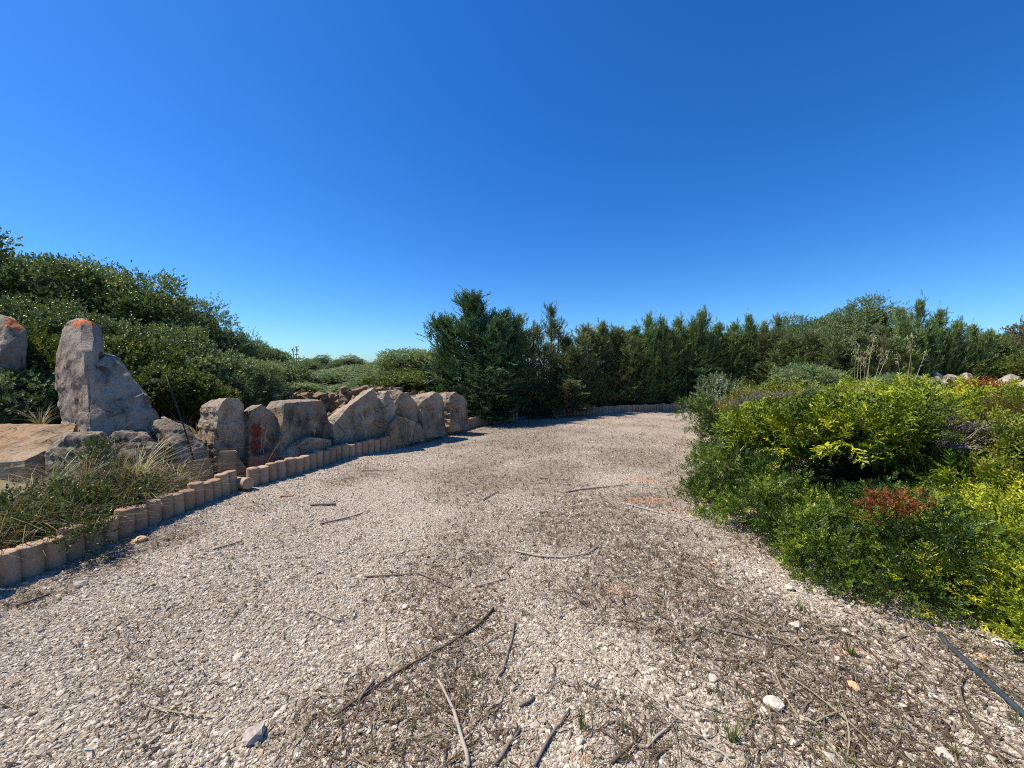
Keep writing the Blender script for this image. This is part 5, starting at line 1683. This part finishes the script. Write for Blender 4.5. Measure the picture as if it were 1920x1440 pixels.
for args in [
    ('longest dark curved stick lying across the middle foreground', [(925, 1148), (895, 1180), (850, 1212), (770, 1258), (690, 1310), (622, 1358)], 0.0085, 'stick_dark'),
    ('curved grey stick right of the longest dark one', [(965, 1172), (960, 1205), (945, 1255), (928, 1290)], 0.007, 'stick_grey'),
    ('thick pale stick running out of the bottom edge', [(878, 1450), (862, 1380), (842, 1330), (822, 1288)], 0.011, 'stick_pale'),
    ('short grey stick cut by the bottom edge right of the pale one', [(928, 1445), (955, 1405), (975, 1375)], 0.0085, 'stick_grey'),
    ('brown broken stick reaching the bottom edge beside a grass tuft', [(1005, 1445), (1030, 1392), (1050, 1360), (1068, 1332)], 0.0085, 'stick_grey'),
    ('very long thin straight reed lying towards the bottom right', [(1075, 1207), (1170, 1272), (1275, 1352), (1340, 1405), (1385, 1448)], 0.0045, 'stick_pale', 1.0),
    ('straight brown stick below the bulging shrub', [(1340, 1185), (1430, 1207), (1530, 1226)], 0.0065, 'stick_grey'),
    ('bowed pale stick in the centre of the drive', [(965, 1036), (1010, 1047), (1055, 1051), (1100, 1044), (1130, 1022)], 0.010, 'stick_pale'),
    ('grey stick with a bent end on the left centre', [(683, 1082), (740, 1080), (782, 1078), (815, 1092), (845, 1106)], 0.008, 'stick_grey'),
    ('short pale curved stick left of the centre', [(590, 1146), (612, 1160), (645, 1167)], 0.007, 'stick_pale'),
    ('grey brown stick with a chip at its end on the left', [(600, 986), (640, 976), (680, 963)], 0.011, 'stick_grey'),
    ('stubby stick near the long kerb', [(583, 951), (630, 949)], 0.015, 'stick_grey', 0.9),
    ('grey stick at the far middle of the drive', [(1060, 926), (1120, 918), (1178, 911)], 0.011, 'stick_grey'),
    ('pale stick reaching the bulging shrub', [(1175, 950), (1250, 970), (1330, 993)], 0.009, 'stick_pale'),
    ('thin bent twig right of the centre', [(1105, 1083), (1150, 1091), (1190, 1089)], 0.006, 'stick_pale'),
    ('short thick stick crossing the end of the longest stick', [(700, 1290), (672, 1326)], 0.010, 'stick_grey', 0.9),
    ('thin pale twig above the straight brown stick', [(1368, 1154), (1422, 1176)], 0.006, 'stick_pale'),
    ('brown twig running from the green tuft towards the pipe', [(1612, 1211), (1650, 1245), (1690, 1275), (1766, 1322)], 0.006, 'stick_dark'),
    ('dark stick near the bottom right corner', [(1806, 1338), (1845, 1385), (1888, 1445)], 0.010, 'stick_dark'),
    ('brown stick leaning into the thin reed near the bottom', [(1148, 1436), (1200, 1386)], 0.0075, 'stick_dark'),
    ('split pale twig touching the thin reed', [(1212, 1404), (1270, 1352)], 0.007, 'stick_pale'),
    ('pale straw stick beside the long kerb', [(680, 884), (745, 883)], 0.009, 'stick_pale'),
    ('thin stick lying parallel to the near kerb', [(400, 1036), (456, 1019)], 0.008, 'stick_grey'),
    ('short grey twig left of the bowed pale stick', [(890, 1106), (950, 1090)], 0.006, 'stick_grey'),
    ('small straight twig before the far end of the drive', [(905, 940), (935, 922)], 0.009, 'stick_grey'),
    ('thin pale twig near the tiny tuft of the foreground', [(620, 1262), (680, 1275)], 0.005, 'stick_pale'),
    ('short stub of wood right of the grey curved stick', [(975, 1330), (1002, 1312)], 0.008, 'stick_grey', 0.9),
    ('thin grey twig beside the black pipe', [(1830, 1240), (1880, 1275), (1935, 1320)], 0.006, 'stick_grey'),
    ('dark twig lying at the foot of the near kerb', [(30, 1140), (95, 1118)], 0.008, 'stick_dark'),
]:
    stick(*args)

# ------------------------------------------------------------------ loose stones that stand out
M['stone_white'] = simple_mat('white_loose_stone', (0.50, 0.42, 0.31), (0.72, 0.64, 0.51), 2.5, 0.9, 0.15, 0.6)
M['stone_orange'] = simple_mat('orange_loose_stone', (0.48, 0.28, 0.13), (0.66, 0.46, 0.27), 2.5, 0.9, 0.15, 0.6)
M['stone_mid'] = simple_mat('grey_loose_stone', (0.34, 0.28, 0.23), (0.48, 0.41, 0.34), 2.5, 0.9, 0.15, 0.6)
loose = {}
for i, (px_, py_, w, mat, lab) in enumerate([
        (1450, 1327, 34, 'stone_white', 'biggest white angular stone on the right foreground'), (1598, 1290, 24, 'stone_orange', 'orange stone right of the bright green tuft'),
        (1770, 1418, 30, 'stone_white', 'pale oval stone near the bottom right corner'), (1480, 1105, 17, 'stone_white', 'white stone closest to the foot of the dark shrub'),
        (1425, 1130, 14, 'stone_white', 'small white stone left of the white one by the shrub'), (1492, 1178, 24, 'stone_white', 'flat white stone above the straight brown stick'),
        (1338, 1276, 18, 'stone_white', 'white stone with dark underside in the litter'), (1380, 1128, 14, 'stone_white', 'small flat pale stone left of the shrub foot'),
        (1555, 1426, 30, 'stone_white', 'cream stone at the bottom edge right of the tall tuft'), (478, 1386, 44, 'stone_mid', 'large grey flat stone on the bottom left gravel'),
        (552, 1414, 22, 'stone_mid', 'dark grey stone right of the large flat one'), (175, 1408, 34, 'stone_white', 'cream flat stone in the bottom left corner'),
        (150, 1100, 22, 'stone_mid', 'grey stone at the foot of the near kerb'), (1088, 1392, 20, 'stone_white', 'pale pinkish stone at the foot of the brown broken stick'),
        (1692, 1328, 18, 'stone_white', 'small cream stone left of the black pipe'), (1878, 1216, 30, 'stone_white', 'pale stone beside the low lime green juniper'),
        (1838, 1238, 24, 'stone_orange', 'ochre stone just right of the black pipe'), (262, 1016, 22, 'stone_orange', 'flat orange shard at the foot of the near kerb'),
        (760, 1140, 14, 'stone_white', 'white stone beside the tiny tuft left of the longest stick'), (985, 1402, 16, 'stone_white', 'round white pebble between two sticks at the bottom'),
        (1336, 1060, 14, 'stone_orange', 'orange stone at the edge of the bulging shrub'), (448, 1238, 22, 'stone_white', 'white pebble alone on the clean left gravel')]):
    if mat not in loose: loose[mat] = [pebble_mesh('loose_stone', 60 + k + 10 * len(loose), M[mat], 2, 0.5, 0.6) for k in range(3)]
    p = G(px_, py_)
    s = w / FPX * (p.y) * 0.62
    o = obj('loose_stone', loose[mat][i % 3], None, (p.x, p.y, s * 0.30))
    o.scale = (s, s * 0.8, s * 0.9)
    o.rotation_euler = (0, 0, i * 1.3)
    tag(o, lab, 'stone', 'loose stones on the gravel')
q = G(538, 933)
slab_block('tile_shard', 'flat terracotta shard lying on the gravel by the long kerb', (q.x, q.y, 0.0), (0.16, 0.07, 0.03), (0.05, 0.03, 0.2), M['tile'])['category'] = 'tile'

# ------------------------------------------------------------------ black pipe
b = Buf()
pp = [G(1762, 1203), G(1774, 1214), G(1820, 1257), G(1870, 1304), G(1920, 1351), G(2000, 1427)]
pp = [Vector((p.x, p.y, 0.028 + (0.02 if i == 0 else 0))) for i, p in enumerate(pp)]
b.tube(pp, 0.0135, 14)
tag(obj('water_pipe', b.mesh('water_pipe', M['hose'], pp[0], True), None, pp[0]), 'black plastic water pipe coming out from under the juniper', 'pipe')

# ------------------------------------------------------------------ far utility pole
b = Buf()
p0 = W(677, 700, 120); p1 = W(677, 672, 120)
b.tube([Vector((p0.x, p0.y, -0.5)), p1], [0.16, 0.11], 8)
pr = obj('utility_pole', b.mesh('utility_pole', M['bark'], (p0.x, p0.y, -0.5)), None, (p0.x, p0.y, -0.5))
tag(pr, 'tiny far utility pole with crossarm on the skyline', 'pole')
b = Buf(); b.tube([p1 + Vector((-0.9, 0, -0.3)), p1 + Vector((0.9, 0, -0.3))], 0.09, 6)
obj('crossarm', b.mesh('crossarm', M['bark'], (p0.x, p0.y, -0.5)), pr)

tris = sum(len(m.polygons) * (1 if len(m.polygons) and len(m.polygons[0].vertices) == 3 else 2) for m in bpy.data.meshes)
print('TRIANGLES about', tris, 'objects', len(bpy.data.objects))
